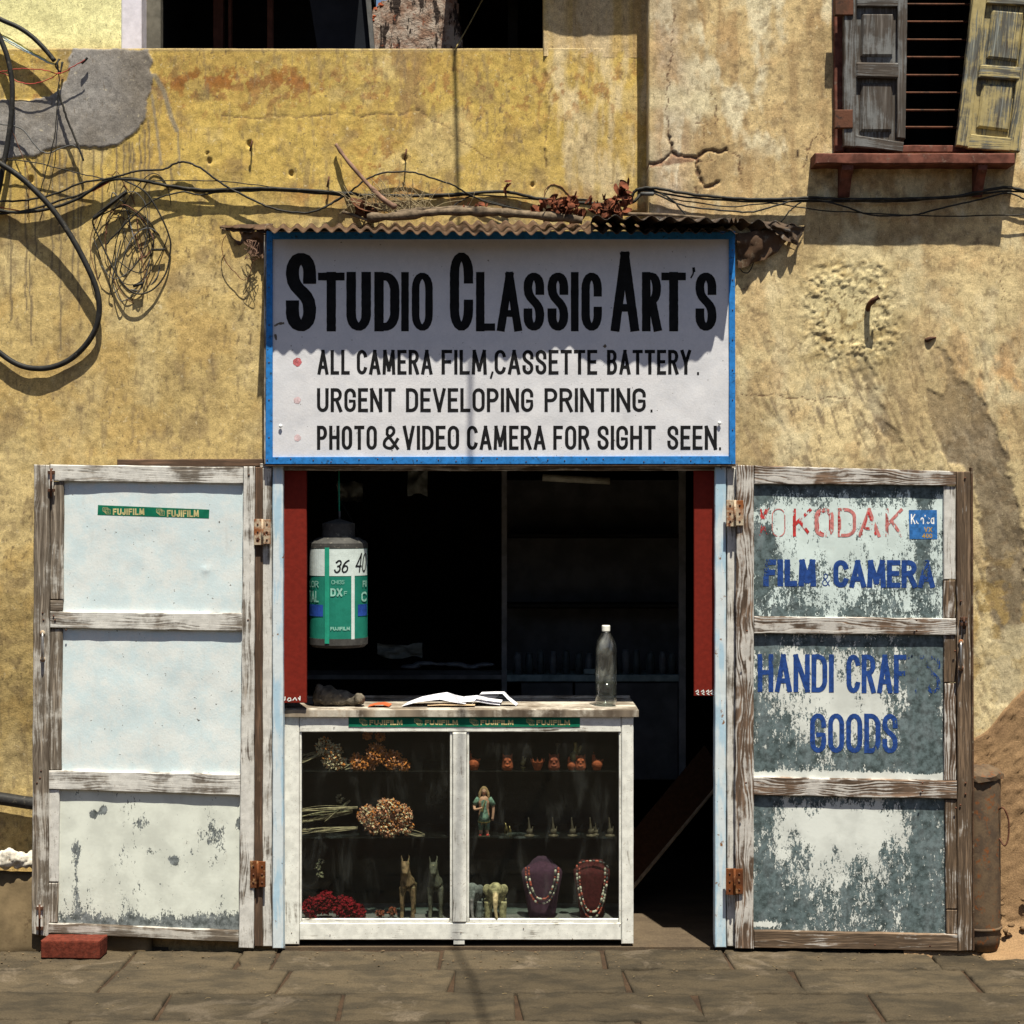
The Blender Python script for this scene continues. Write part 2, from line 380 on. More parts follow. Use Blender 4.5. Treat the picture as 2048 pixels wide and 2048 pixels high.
M['clay'] = simple('terracotta', (.26, .06, .022), .8, var=.3, sc=80); M['clay2'] = simple('dark_terracotta', (.20, .05, .025), .8, sc=80)
M['brass'] = simple('old_brass', (.30, .22, .09), .4, .6, sc=80); M['bronze'] = simple('dark_bronze', (.09, .07, .045), .5, .4, sc=80)
M['carved'] = simple('carved_wood', (.15, .09, .045), .7, var=.6, sc=50, dirt=(.24, .20, .10)); M['carvedblue'] = simple('painted_carved_wood', (.07, .065, .045), .7, var=.6, sc=50, dirt=(.17, .14, .08))
M['elephant'] = simple('ivory_painted_wood', (.28, .23, .12), .6, var=.5, sc=60); M['greyfig'] = simple('grey_painted_wood', (.12, .12, .11), .7, var=.5, sc=60)
M['orange'] = simple('orange_dried_petal', (.44, .15, .035), .9, var=.6, sc=90); M['cream'] = simple('cream_dried_petal', (.56, .44, .27), .9, var=.4, sc=90)
M['pink'] = simple('pink_dried_petal', (.46, .21, .12), .9, var=.5, sc=90); M['redpetal'] = simple('red_petal', (.15, .004, .008), .9, var=.5, sc=90)
M['stem'] = simple('dry_stem', (.28, .22, .13), .9, var=.4, sc=60); M['skin'] = simple('painted_skin', (.42, .22, .14), .6); M['hair'] = simple('painted_hair', (.25, .15, .07), .7)
M['robe'] = simple('green_grey_robe', (.12, .18, .13), .8, var=.5, sc=90); M['shoe'] = simple('red_shoe', (.4, .04, .03), .6)
M['plum'] = simple('plum_velvet', (.062, .026, .042), .95, var=.2, sc=90); M['maroon'] = simple('maroon_velvet', (.07, .012, .012), .95, var=.3, sc=90)
M['beadA'] = simple('red_bead', (.32, .07, .045), .35, var=.4); M['beadB'] = simple('cream_bead', (.48, .42, .32), .35, var=.4); M['beadC'] = simple('dark_bead', (.06, .055, .05), .3)
M['leafdry'] = simple('dead_leaf', (.115, .036, .018), .9, var=.7, sc=40); M['leafdark'] = simple('dark_dead_leaf', (.10, .04, .02), .8, var=.4)
M['bark'] = simple('grey_bark', (.135, .10, .068), .95, var=.5, sc=30, bump=1, bs=80, dirt=(.07, .055, .04)); M['stick'] = simple('brown_stick', (.20, .12, .085), .9, var=.4)
M['sack'] = simple('white_sack', (.48, .44, .38), .85, var=.3, sc=30, bump=.6, dirt=(.16, .10, .06))
M['boardbrown'] = simple('brown_board', (.09, .04, .018), .85, var=.2, sc=60); M['boardedge'] = simple('pale_board_edge', (.5, .36, .22), .8)
M['capwhite'] = simple('white_cap', (.72, .70, .64), .5, var=.05)
def grnd(name, a, b, c3, bumpd=.004, w3=.5):
    g = G(name); p = g.pos()
    rnd = g.node('ShaderNodeObjectInfo').outputs['Random']
    c = g.mix(g.mr(g.noise(g.scale(p, (5, 9, 5)), 1, 6, .65), .38, .64), a, b)
    c = g.mix(g.mr(g.noise(p, 3, 5, .7, .6), .56, .68, 0, w3), c, c3)
    sc = g.node('ShaderNodeVectorMath', operation='SCALE'); g.put(sc.inputs[0], c); g.put(sc.inputs['Scale'], g.ma('MULTIPLY', g.mr(rnd, 0, 1, .72, 1.22), g.mr(g.noise(p, 190, 3, .7), .25, .75, .7, 1.3)))
    h = g.ma('ADD', g.noise(g.scale(p, (20, 34, 20)), 1, 6, .65), g.ma('MULTIPLY', g.noise(p, 200, 3), .3))
    g.bump(h, .7, bumpd); return g.fin(sc.outputs[0], .85)
M['stone'] = grnd('paving_stone', (.066, .050, .031), (.038, .030, .020), (.115, .090, .064), .006, .7)
M['joint'] = grnd('joint_dirt', (.040, .024, .014), (.026, .016, .010), (.07, .045, .03), .003)
M['dirt'] = grnd('dry_dirt', (.060, .044, .028), (.045, .033, .02), (.08, .055, .035), .006)
M['sand'] = grnd('sandy_earth', (.20, .125, .065), (.16, .098, .052), (.24, .155, .085), .006)
M['floor'] = grnd('cement_floor', (.075, .055, .036), (.055, .04, .027), (.09, .06, .035), .003)
def ruin_mat():
    g = G('ruined_masonry'); p = g.pos()
    c = g.mix(g.mr(g.noise(p, 14, 6, .7), .4, .6), (.40, .33, .28), (.24, .15, .11))
    c = g.mix(g.mr(g.noise(g.scale(p, (22, 22, 7)), 1, 5, .7), .52, .58), c, (.035, .025, .022))
    c = g.mix(g.mr(g.noise(p, 30, 5, .7), .6, .68), c, (.20, .07, .04))
    g.bump(g.noise(p, 25, 6, .7), 1, .02); return g.fin(c, .95)
M['ruin'] = ruin_mat()

# ------------------------------------------------------------------ relief slabs (boards, panels, walls)
def slab(name, q, th, mat, parent=None, bev=.003, step=.04, disp=None, attrs=None, jit=0.0, flip=False, smooth=False, seed=None):
    BL, BR, TR, TL = [Vector(p) for p in q]
    Lu = ((BR - BL).length + (TR - TL).length) / 2; Lv = ((TL - BL).length + (TR - BR).length) / 2
    n = (BR - BL).cross(TL - BL).normalized(); eu = (BR - BL).normalized(); ev = (TL - BL).normalized()
    def samp(L):
        b = min(bev / L, .3); k = max(1, int(round(L / step))); return np.concatenate([[0], np.linspace(b, 1 - b, k + 1), [1]])
    us = samp(Lu); vs = samp(Lv); U, W = np.meshgrid(us, vs, indexing='ij'); nu, nv = U.shape
    A = lambda v: np.array(v)
    X = ((1 - U) * (1 - W))[..., None] * A(BL) + (U * (1 - W))[..., None] * A(BR) + (U * W)[..., None] * A(TR) + ((1 - U) * W)[..., None] * A(TL)
    sd_ = random.randint(0, 9999) if seed is None else seed
    edge = (U == 0) | (U == 1) | (W == 0) | (W == 1)
    dd = np.where(edge, -bev, 0.0)
    if disp is not None: dd = dd + disp(X[..., 0], X[..., 2]) * np.where(edge, .3, 1)
    if jit:
        j1 = (fbm(U * Lu * 1.0 + sd_, W * Lv, 14, 3, 5) - .5) * 2 * jit; j2 = (fbm(U * Lu + 7.7, W * Lv + sd_, 14, 3, 6) - .5) * 2 * jit
        if Lu > Lv: X = X + j1[..., None] * A(ev) * 1.0
        else: X = X + j2[..., None] * A(eu)
        dd = dd + (fbm(U * Lu + sd_, W * Lv + 3, 20, 3, 8) - .5) * jit
    X = X + dd[..., None] * A(n)
    V = X.reshape(-1, 3); idx = np.arange(nu * nv).reshape(nu, nv)
    F = [(a, b, c, d) for a, b, c, d in zip(idx[:-1, :-1].ravel(), idx[1:, :-1].ravel(), idx[1:, 1:].ravel(), idx[:-1, 1:].ravel())]
    loop = list(idx[:, 0]) + list(idx[-1, 1:]) + list(idx[:-1, -1][::-1]) + list(idx[0, 1:-1][::-1])
    Bk = V[loop] - A(n) * th; nb = len(V)
    V = np.vstack([V, Bk]); m = len(loop)
    F += [(loop[i], nb + i, nb + (i + 1) % m, loop[(i + 1) % m]) for i in range(m)] + [tuple(nb + i for i in range(m))[::-1]]
    uu = (U * Lu).ravel(); vv = (W * Lv).ravel()
    uv = np.stack([uu, vv], 1) if (Lu >= Lv) != flip else np.stack([vv, uu], 1)
    uv = np.vstack([uv, uv[loop] + [0, .0]]) + [sd_ % 97 * 1.37, sd_ % 89 * .73]
    at = {k: f(V[:, 0], V[:, 2]) for k, f in (attrs or {}).items()}
    return mesh_np(name, V, F, mat, parent, smooth, uv, at)
def sq(x0, y0, x1, y1, Y, Y2=None):
    """axis quad from pixel box (top-left x0,y0 – bottom-right x1,y1)"""
    Y2 = Y if Y2 is None else Y2
    return [P(x0, y1, Y), P(x1, y1, Y2), P(x1, y0, Y2), P(x0, y0, Y)]
def pq(tl, tr, br, bl, Y, Y2=None):
    Y2 = Y if Y2 is None else Y2
    return [P(*bl, Y), P(*br, Y2), P(*tr, Y2), P(*tl, Y)]

# ------------------------------------------------------------------ brush lettering
def arc(cx, cy, rx, ry, a0, a1, n=9):
    return [(cx + rx * math.cos(R(a0 + (a1 - a0) * i / n)), cy + ry * math.sin(R(a0 + (a1 - a0) * i / n))) for i in range(n + 1)]
def bz(a, b, c, d, n=7):
    return [tuple((1 - t) ** 3 * a[k] + 3 * (1 - t) ** 2 * t * b[k] + 3 * (1 - t) * t * t * c[k] + t ** 3 * d[k] for k in (0, 1)) for t in [i / n for i in range(n + 1)]]
q = .24
GL = {
 'A': (1.1, [[(0, 0), (.5, 1)], [(1, 0), (.5, 1)], [(.2, .27), (.8, .27)]]),
 'B': (.95, [[(0, 0), (0, 1)], [(0, 1)] + arc(.5, .77, .42, .23, 90, -90) + [(0, .54)], [(0, .54)] + arc(.5, .27, .5, .27, 90, -90) + [(0, 0)]]),
 'C': (.95, [arc(.5, 1 - q, .5, q, 12, 180) + arc(.5, q, .5, q, 180, 348)]),
 'c_big': (.95, [[(1, .68)] + arc(.5, 1 - q, .5, q, 0, 180) + arc(.5, q, .5, q, 180, 360) + [(1, .32)]]),
 'D': (1.0, [[(0, 0), (0, 1)], [(0, 1)] + arc(.4, 1 - q * 1.2, .6, q * 1.2, 90, 0) + arc(.4, q * 1.2, .6, q * 1.2, 0, -90) + [(0, 0)]]),
 'E': (.8, [[(0, 0), (0, 1)], [(0, 1), (1, 1)], [(0, .52), (.85, .52)], [(0, 0), (1, 0)]]),
 'F': (.8, [[(0, 0), (0, 1)], [(0, 1), (1, 1)], [(0, .52), (.85, .52)]]),
 'G': (1.0, [[(1, .72)] + arc(.5, 1 - q, .5, q, 0, 180) + arc(.5, q, .5, q, 180, 360) + [(1, .45), (.55, .45)]]),
 'H': (1.0, [[(0, 0), (0, 1)], [(1, 0), (1, 1)], [(0, .52), (1, .52)]]),
 'I': (.0, [[(.5, 0), (.5, 1)]]),
 'J': (.7, [[(1, 1)] + arc(.5, q, .5, q, 0, -180) + [(0, .28)]]),
 'K': (.95, [[(0, 0), (0, 1)], [(0, .4), (1, 1)], [(.3, .58), (1, 0)]]),
 'L': (.75, [[(0, 0), (0, 1)], [(0, 0), (1, 0)]]),
 'M': (1.3, [[(0, 0), (.08, 1)], [(.08, 1), (.5, .15)], [(.5, .15), (.92, 1)], [(.92, 1), (1, 0)]]),
 'N': (1.05, [[(0, 0), (0, 1)], [(0, 1), (1, 0)], [(1, 0), (1, 1)]]),
 'O': (1.0, [arc(.5, 1 - q, .5, q, 0, 180) + arc(.5, q, .5, q, 180, 360) + [(1, 1 - q)]]),
 'P': (.95, [[(0, 0), (0, 1)], [(0, 1)] + arc(.5, .74, .5, .26, 90, -90) + [(0, .48)]]),
 'R': (.98, [[(0, 0), (0, 1)], [(0, 1)] + arc(.5, .76, .47, .24, 90, -90) + [(0, .52)], [(.5, .52), (1, 0)]]),
 'S': (.92, [[(1, .72)] + arc(.5, 1 - .2, .5, .2, 0, 180) + bz((0, .76), (.02, .5), (.98, .52), (1, .26)) + arc(.5, .2, .5, .2, 0, -180) + [(0, .28)]]),
 'T': (.95, [[(.5, 0), (.5, 1)], [(0, 1), (1, 1)]]),
 'U': (1.0, [[(0, 1)] + arc(.5, q, .5, q, 180, 360) + [(1, 1)]]),
 'V': (1.05, [[(0, 1), (.5, 0)], [(.5, 0), (1, 1)]]),
 'X': (1.0, [[(0, 0), (1, 1)], [(0, 1), (1, 0)]]),
 'Y': (1.0, [[(0, 1), (.5, .45)], [(1, 1), (.5, .45)], [(.5, .45), (.5, 0)]]),
 '&': (1.1, [[(1, 0), (.22, .68)] + arc(.48, .82, .26, .18, 160, -20) + bz((.72, .74), (.6, .55), (0, .5), (0, .22)) + arc(.42, .2, .42, .2, 180, 300) + [(1, .42)]]),
 '.': (.0, [[(.5, 0), (.5, .06)]]),
 ',': (.0, [[(.5, .05), (.3, -.12)]]),
 "'": (.0, [[(.6, 1.0), (.3, .78)]]),
 '0': (.9, [arc(.5, .7, .5, .3, 0, 180) + arc(.5, .3, .5, .3, 180, 360) + [(1, .7)]]),
 '1': (.3, [[(.5, 0), (.5, 1)]]),
 '3': (.85, [[(0, .85)] + arc(.5, .76, .45, .24, 150, -90), [(.45, .52)] + arc(.5, .27, .5, .27, 90, -160)]),
 '4': (1.0, [[(.75, 0), (.75, 1)], [(.75, 1), (0, .3)], [(0, .3), (1, .3)]]),
 '5': (.85, [[(1, 1), (.1, 1), (.05, .55)] + arc(.45, .32, .5, .32, 110, -150)]),
 '6': (.9, [[(.9, 1)] + bz((.8, 1), (.2, .85), (0, .6), (0, .3)) + arc(.5, .28, .5, .28, 180, 540)]),
 'o': (.75, [arc(.5, .32, .5, .32, 0, 360)]),
 'n': (.7, [[(0, 0), (0, .62)], [(0, .42)] + arc(.5, .38, .5, .24, 180, 0) + [(1, 0)]]),
 'i': (.0, [[(.5, 0), (.5, .6)], [(.5, .85), (.5, .9)]]),
 'c': (.7, [arc(.5, .32, .5, .32, 45, 315)]),
 'a': (.75, [arc(.5, .3, .5, .3, 0, 360), [(1, 0), (1, .62)]]),
}
def densify(pl, d):
    out = [pl[0]]
    for a, b in zip(pl[:-1], pl[1:]):
        L = math.hypot(b[0] - a[0], b[1] - a[1]); k = max(1, int(L / d))
        out += [(a[0] + (b[0] - a[0]) * i / k, a[1] + (b[1] - a[1]) * i / k) for i in range(1, k + 1)]
    return out
class Letters:
    """flat paint strokes in a local x,z plane at depth y; each stroke a hair proud of the last"""
    def __init__(s): s.v = []; s.f = []; s.k = 0; s.cut = []
    def stroke(s, pl, t, th=None, dense=.012, cap=True, wob=0.0):
        pl = [p for i, p in enumerate(pl) if i == 0 or math.hypot(p[0] - pl[i - 1][0], p[1] - pl[i - 1][1]) > 1e-6]
        if len(pl) < 2: return
        closed = math.hypot(pl[0][0] - pl[-1][0], pl[0][1] - pl[-1][1]) < 1e-5
        if cap and not closed:
            def ext(a, b): 
                L = math.hypot(a[0] - b[0], a[1] - b[1]); return (a[0] + (a[0] - b[0]) / L * t / 2, a[1] + (a[1] - b[1]) / L * t / 2)
            pl[0] = ext(pl[0], pl[1]); pl[-1] = ext(pl[-1], pl[-2])
        pl = densify(pl, dense); n = len(pl); y = -(s.k % 6) * .00008; s.k += 1; b0 = len(s.v)
        for i, p in enumerate(pl):
            a = pl[i - 1] if i > 0 else (pl[-2] if closed else pl[0]); c = pl[i + 1] if i < n - 1 else (pl[1] if closed else pl[-1])
            d1 = (p[0] - a[0], p[1] - a[1]); d2 = (c[0] - p[0], c[1] - p[1])
            l1 = math.hypot(*d1) or 1; l2 = math.hypot(*d2) or 1
            tx = d1[0] / l1 + d2[0] / l2; tz = d1[1] / l1 + d2[1] / l2; L = math.hypot(tx, tz) or 1; tx /= L; tz /= L
            w = t / 2 * (1 + (random.random() - .5) * wob)
            # thinner along horizontals if th given
            if th: w = w * (abs(tz) + (1 - abs(tz)) * th)
            s.v += [(p[0] - tz * w, y, p[1] + tx * w), (p[0] + tz * w, y, p[1] - tx * w)]
        s.f += [(b0 + 2 * i, b0 + 2 * i + 1, b0 + 2 * i + 3, b0 + 2 * i + 2) for i in range(n - 1)]
    def glyph(s, ch, x0, x1, z0, z1, t, shear=0.0, th=None, wob=.06):
        s.k = 0; s.cut.append((len(s.v), len(s.f)))
        w, st = GL[ch]; a = x0 + t / 2; b = max(x1 - t / 2, a); lo = z0 + t / 2 * (th or 1); hi = z1 - t / 2 * (th or 1)
        for pl in st:
            pts = []
            for (u, v) in pl:
                x = (a + b) / 2 if w == 0 and ch in 'I.' else a + (b - a) * u
                z = lo + (hi - lo) * v; pts.append((x + (z - lo) * shear, z))
            s.stroke(pts, t, th, wob=wob)
    def word(s, txt, x0, x1, z0, z1, t, gap=.35, **k):
        ws = [GL[c][0] for c in txt]; fixed = t * len(txt); gp = gap * t * (len(txt) - 1)
        free = (x1 - x0) - fixed - gp; tot = sum(ws) or 1; x = x0
        for c, w in zip(txt, ws):
            L = t + free * w / tot; s.glyph(c, x, x + L, z0, z1, t, **k); x += L + gap * t
    def build(s, name, mat, parent, Y, warp=None, attrs=None, split=True):
        V = np.array(s.v) + [0, Y, 0]
        if warp: V = np.array([warp(*v) for v in V])
        at = {k: f(V[:, 0], V[:, 2]) for k, f in (attrs or {}).items()}
        if not split: return mesh_np(name, V, s.f, mat, parent, False, None, at)
        cuts = s.cut + [(len(s.v), len(s.f))]
        if cuts[0][1] > 0: cuts = [(0, 0)] + cuts
        for (v0, f0), (v1, f1) in zip(cuts[:-1], cuts[1:]):
            if v1 > v0: mesh_np(name, V[v0:v1], [tuple(i - v0 for i in f) for f in s.f[f0:f1]], mat, parent, False, None, {k: a[v0:v1] for k, a in at.items()})
def pxz(px, py, Y): p = P(px, py, Y); return p.x, p.z
def word_px(L, txt, x0, y0, x1, y1, Y, t, **k):
    a = pxz(x0, y1, Y); b = pxz(x1, y0, Y); L.word(txt, a[0], b[0], a[1], b[1], t, **k)

# ================================================================== SETTING
def XZ(pts, Y=0.0): return [pxz(a, b, Y) for a, b in pts]
g0 = MB().box(-60, 60, -60, 60, -.25, -.055); ground = g0.build('ground', M['dirt']); tag(ground, kind='structure')
pav = MB().box(-4, 4, -3.2, .03, -.054, -.012).build('pavement', M['joint']); tag(pav, kind='structure')
rows = [(-.005, -.299, [-200, 258, 478, 550, 880, 1208, 1457, 1866, 2300]), (-.299, -.627, [-300, 215, 566, 906, 1252, 1596, 1945, 2350]),
        (-.627, -.971, [-330, 326, 682, 1035, 1400, 1750, 2200]), (-.971, -1.33, [-400, 120, 520, 900, 1290, 1620, 2020, 2420]),
        (-1.33, -1.7, [-400, 0, 380, 800, 1170, 1560, 1900, 2400])]
for ya, yb, xs in rows:
    ym = (ya + yb) / 2
    for i in range(len(xs) - 1):
        s = (D + ym) / D; g_ = .007
        xa = (xs[i] - 1024) / 500 * s + g_; xb = (xs[i + 1] - 1024) / 500 * s - g_
        sk1 = random.uniform(-.010, .016); z = random.uniform(-.003, .003); tl = random.uniform(-.002, .002)
        jj = lambda: random.uniform(-.006, .006)
        qd = [Vector((xa + sk1, yb + g_ * .7 + jj() * .3, z)), Vector((xb + sk1 + jj(), yb + g_ * .7, z + tl)), Vector((xb - sk1, ya - g_ * .7, z + tl)), Vector((xa - sk1 + jj(), ya - g_ * .7, z))]
        sx = random.random() * 50
        slab('paving_stone', qd, .03, M['stone'], pav, bev=.006, step=.02, jit=.014, disp=lambda x, zz: (fbm(x + sx, x * 0 + sx, 9, 4, 3) - .5) * .006, smooth=True)

opp = MB().box(-14, 14, -19, -15, -.05, 5.2)
for k in range(9): opp.box(-12 + k * 2.9, -10.9 + k * 2.9, -15.0, -14.92, .9, 2.3); opp.box(-12 + k * 2.9, -10.9 + k * 2.9, -15.0, -14.92, 3.4, 4.6)
tag(opp.build('opposite_houses', simple('opposite_plaster', (.30, .24, .16), .9)), kind='structure')

m = MB()
for k in range(420):
    x = random.uniform(-2.4, 2.4); y = -.012 - abs(random.gauss(0, .16)) if k % 3 else random.uniform(-1.1, 0); r = random.uniform(.0012, .0045) * (1.3 if k % 17 == 0 else 1)
    m.ball((x, y, .001 + r * .3), r, 6, sx=random.uniform(.7, 1.6), sz=.6)
tag(m.build('grit', simple('pale_grit', (.12, .085, .05), .95, var=.5, sc=9), None), 'fine grit and crumbs scattered on the paving along the shop front', 'grit', kind='stuff')
m = MB()
for k in range(26):
    a = Vector((random.uniform(-2.1, 2.1), random.uniform(-.9, -.05), .004)); t_ = random.uniform(0, 6.28); l_ = random.uniform(.008, .04)
    m.tube([a, a + Vector((math.cos(t_) * l_ * .5, math.sin(t_) * l_ * .5, .002)), a + Vector((math.cos(t_ + .3) * l_, math.sin(t_ + .3) * l_, 0))], random.uniform(.0006, .0013), 5)
tag(m.build('straw_bits', simple('straw', (.20, .15, .08), .95), None), 'broken straws and splinters lying about on the paving', 'straw', kind='stuff')

# ---- yellow house: left wall with a parapet, room shells above and the shop room behind the opening
houseL = empty('building', (-1, .1, 0), 'yellow plastered house with cement patch and open upper terrace, left side behind the shop sign', 'building')
houseR = empty('building', (1.2, .1, 0), 'tan cracked plaster house with shuttered upper window on the right', 'building')

def wall_grid(name, x0, x1, z0, z1, step, Yf, albf, dispf, hole, parent, cap_top=None, cap_left=None):
    nx = int((x1 - x0) / step) + 1; nz = int((z1 - z0) / step) + 1
    xs = np.linspace(x0, x1, nx); zs = np.linspace(z0, z1, nz); X, Z = np.meshgrid(xs, zs, indexing='ij')
    Yb = Yf(X, Z); dsp = dispf(X, Z); Yv = Yb - dsp; alb = albf(X, Z)
    if cap_top == .22: Z = Z + 1.854 * (Yb - .06) / 7 * sst(2.9, z1, Z)
    if cap_top:
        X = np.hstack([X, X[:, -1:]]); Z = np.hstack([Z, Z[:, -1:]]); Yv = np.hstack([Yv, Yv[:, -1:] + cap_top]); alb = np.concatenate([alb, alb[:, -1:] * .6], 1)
    if cap_left:
        X = np.vstack([X[:1], X]); Z = np.vstack([Z[:1], Z]); Yv = np.vstack([Yv[:1] + cap_left, Yv]); alb = np.concatenate([alb[:1], alb], 0)
    n, m = X.shape; idx = np.arange(n * m).reshape(n, m)
    F = np.stack([idx[:-1, :-1], idx[1:, :-1], idx[1:, 1:], idx[:-1, 1:]], -1)
    cx = (X[:-1, :-1] + X[1:, 1:]) / 2; cz = (Z[:-1, :-1] + Z[1:, 1:]) / 2
    keep = ~hole(cx, cz); F = F[keep]
    V = np.stack([X, Yv, Z], -1).reshape(-1, 3)
    used = np.unique(F); remap = np.full(len(V), -1); remap[used] = np.arange(len(used))
    return mesh_np(name, V[used], remap[F], M['plaster'], parent, True, None, {'alb': alb.reshape(-1, 3)[used]})
def lerp(a, b, t): return np.asarray(a) * (1 - t[..., None]) + np.asarray(b) * t[..., None]

ZP = P(0, 97, .06).z
def YL(X, Z):
    a = .02 + .10 * sst(-1.25, -1.95, X) * sst(1.6, .6, Z) + .17 * sst(-.6, .35, X) + .03 * sst(-1.2, -2.1, X)
    return a
def holeL(x, z): 
    a = pxz(556, 470, .03); b = pxz(1440, 2000, .03)
    return (x > a[0]) & (x < b[0]) & (z < a[1])
crL = [XZ([(440, 228), (470, 229), (520, 228), (560, 225), (600, 227), (650, 222), (700, 223), (760, 222), (812, 224), (835, 213)]),
       XZ([(835, 213), (832, 180), (840, 155), (855, 135), (857, 100)]), XZ([(835, 213), (855, 228), (873, 236), (900, 252)]),
       XZ([(1102, 163), (1100, 190), (1098, 240), (1092, 262), (1092, 330)], .1), XZ([(900, 275), (950, 300), (990, 325), (1000, 345)], .1)]
cement = XZ([(-40, 205), (20, 202), (60, 205), (100, 195), (125, 175), (143, 140), (140, 118), (150, 100), (303, 98), (305, 130), (312, 160), (305, 185), (298, 215), (290, 245), (272, 270), (240, 288), (200, 298), (160, 292), (110, 298), (60, 312), (-40, 325)], .06)
drips = [(20, 330, 640), (104, 300, 540), (205, 296, 470), (250, 290, 560), (268, 285, 410), (292, 260, 520), (120, 300, 700), (60, 520, 690), (345, 330, 380), (72, 310, 520), (52, 320, 620), (88, 300, 430), (133, 310, 480), (148, 300, 560), (165, 300, 460), (188, 300, 400), (235, 292, 420), (262, 285, 500), (282, 270, 380), (300, 240, 470), (158, 300, 620)]
def albL(X, Z):
    n1 = fbm(X, Z, 2.2, 5, 21); n2 = fbm(X, Z, 7, 5, 22); n3 = fbm(X, Z, 30, 4, 23)
    yel = np.array([.50, .35, .10]); tan = np.array([.51, .375, .16]); och = np.array([.37, .22, .065]); pal = np.array([.56, .45, .24])
    t = sst(3.25, 2.75, Z + (n1 - .5) * .5)
    c = lerp(yel, tan, t)
    c = c * (1 - sst(.5, .66, n2)[..., None] * .35) + och * sst(.5, .66, n2)[..., None] * .35
    c = c * (1 - sst(.54, .7, fbm(X, Z, 4, 5, 31))[..., None] * .45) + pal * sst(.54, .7, fbm(X, Z, 4, 5, 31))[..., None] * .45
    c = c * (.88 + .24 * n1)[..., None]
    # faded pilaster right of the terrace edge
    pil = sst(.13, .17, X + (n3 - .5) * .04) * sst(2.95, 3.1, Z)
    w = pil * sst(.42, .62, fbm(X, Z, 16, 5, 41, 4))
    c = lerp3(c, [.62, .50, .31], w * .75)
    # orange rust spots below the parapet edge
    band = np.exp(-((Z - 3.49) / .07) ** 2) * sst(-1.45, -1.35, X) * sst(-.6, -.75, X)
    c = lerp3(c, [.27, .10, .025], sst(.585, .63, fbm(X, Z, 24, 5, 51, 17) * .72 + .25 * band) * band * .9); c = lerp3(c, [.30, .14, .05], sst(.60, .64, fbm(X, Z, 34, 4, 57, 26)) * np.exp(-((Z - 3.45) / .13) ** 2) * .7)
    b2 = np.exp(-(((X + .53) / .10) ** 2 + ((Z - 3.10) / .22) ** 2))
    c = lerp3(c, [.32, .16, .05], sst(.50, .56, fbm(X, Z, 24, 5, 52)) * b2)
    b3 = np.exp(-(((X + .42) / .11) ** 2)) * sst(3.0, 3.3, Z)
    c = lerp3(c, [.28, .18, .08], sst(.46, .60, fbm(X, Z, 22, 5, 53, 9)) * b3 * .8)
    b4 = np.exp(-((Z - 3.02) / .05) ** 2) * sst(-1.0, -.8, X)
    c = lerp3(c, [.36, .17, .06], sst(.45, .6, fbm(X, Z, 20, 5, 54)) * b4 * .7)
    # grime
    c = lerp3(c, [.20, .14, .08], sst(.60, .74, fbm(X, Z, 9, 5, 61)) * .5)
    c = lerp3(c, [.22, .16, .09], sst(.66, .74, fbm(X, Z, 60, 3, 62, 14)) * .5)
    c = lerp3(c, [.30, .20, .10], sst(.30, .0, Z + (n2 - .5) * .3) * .8)
    c = lerp3(c, [.24, .17, .08], sst(.54, .66, fbm(X, Z, 11, 7, 67)) * .32)
    c = lerp3(c, [.12, .085, .05], sst(.70, .76, fbm(X, Z, 95, 3, 68, 44)) * sst(.45, .65, fbm(X, Z, 3, 3, 69)) * .7)
    c = lerp3(c, [.28, .22, .14], sst(.018, .0, np.abs(ZP - Z)) * .6)
    # cement patch and its drips
    dj = sdf(X + (n3 - .5) * .03, Z + (fbm(X, Z, 24, 4, 24) - .5) * .03, cement)
    g = sst(.004, -.002, dj)
    cem = lerp([.19, .165, .14], [.27, .25, .235], sst(.3, .7, fbm(X, Z, 3.5, 5, 71))) * (.85 + .3 * n3)[..., None]
    c = c * (1 - g[..., None]) + cem * g[..., None]
    for (a, y0, y1) in drips:
        p0 = pxz(a, y0, .05); p1 = pxz(a + random.uniform(-4, 4), y1, .05)
        d = seg_dist(X + (vnoise(X * 0, Z * 22, 81) - .5) * .008, Z, [p0, (p0[0] + .003, (p0[1] + p1[1]) / 2), p1])
        c = lerp3(c, [.17, .13, .08], sst(.0058, .0015, d) * .9)
    d1 = seg_dist(X, Z, XZ([(312, 150), (330, 180), (345, 235), (356, 260)], .05)); c = lerp3(c, [.25, .21, .15], sst(.013, .006, d1) * .9)
    d1 = seg_dist(X, Z, XZ([(358, 262), (362, 335)], .05)); c = lerp3(c, [.25, .21, .15], sst(.005, .002, d1) * .8)
    d1 = seg_dist(X, Z, XZ([(306, 190), (314, 245), (325, 330)], .05)); c = lerp3(c, [.25, .21, .15], sst(.008, .003, d1) * .8)
    for k in crL:
        d = seg_dist(X + (n3 - .5) * .03, Z + (fbm(X, Z, 30, 3, 25) - .5) * .03, k); c = lerp3(c, [.16, .10, .05], sst(.0045, .001, d) * sst(.3, .5, fbm(X, Z, 12, 3, 26)) * .8)
    return c
def lerp3(c, col, t):
    t = np.clip(t, 0, 1)[..., None]; return c * (1 - t) + np.array(col) * t
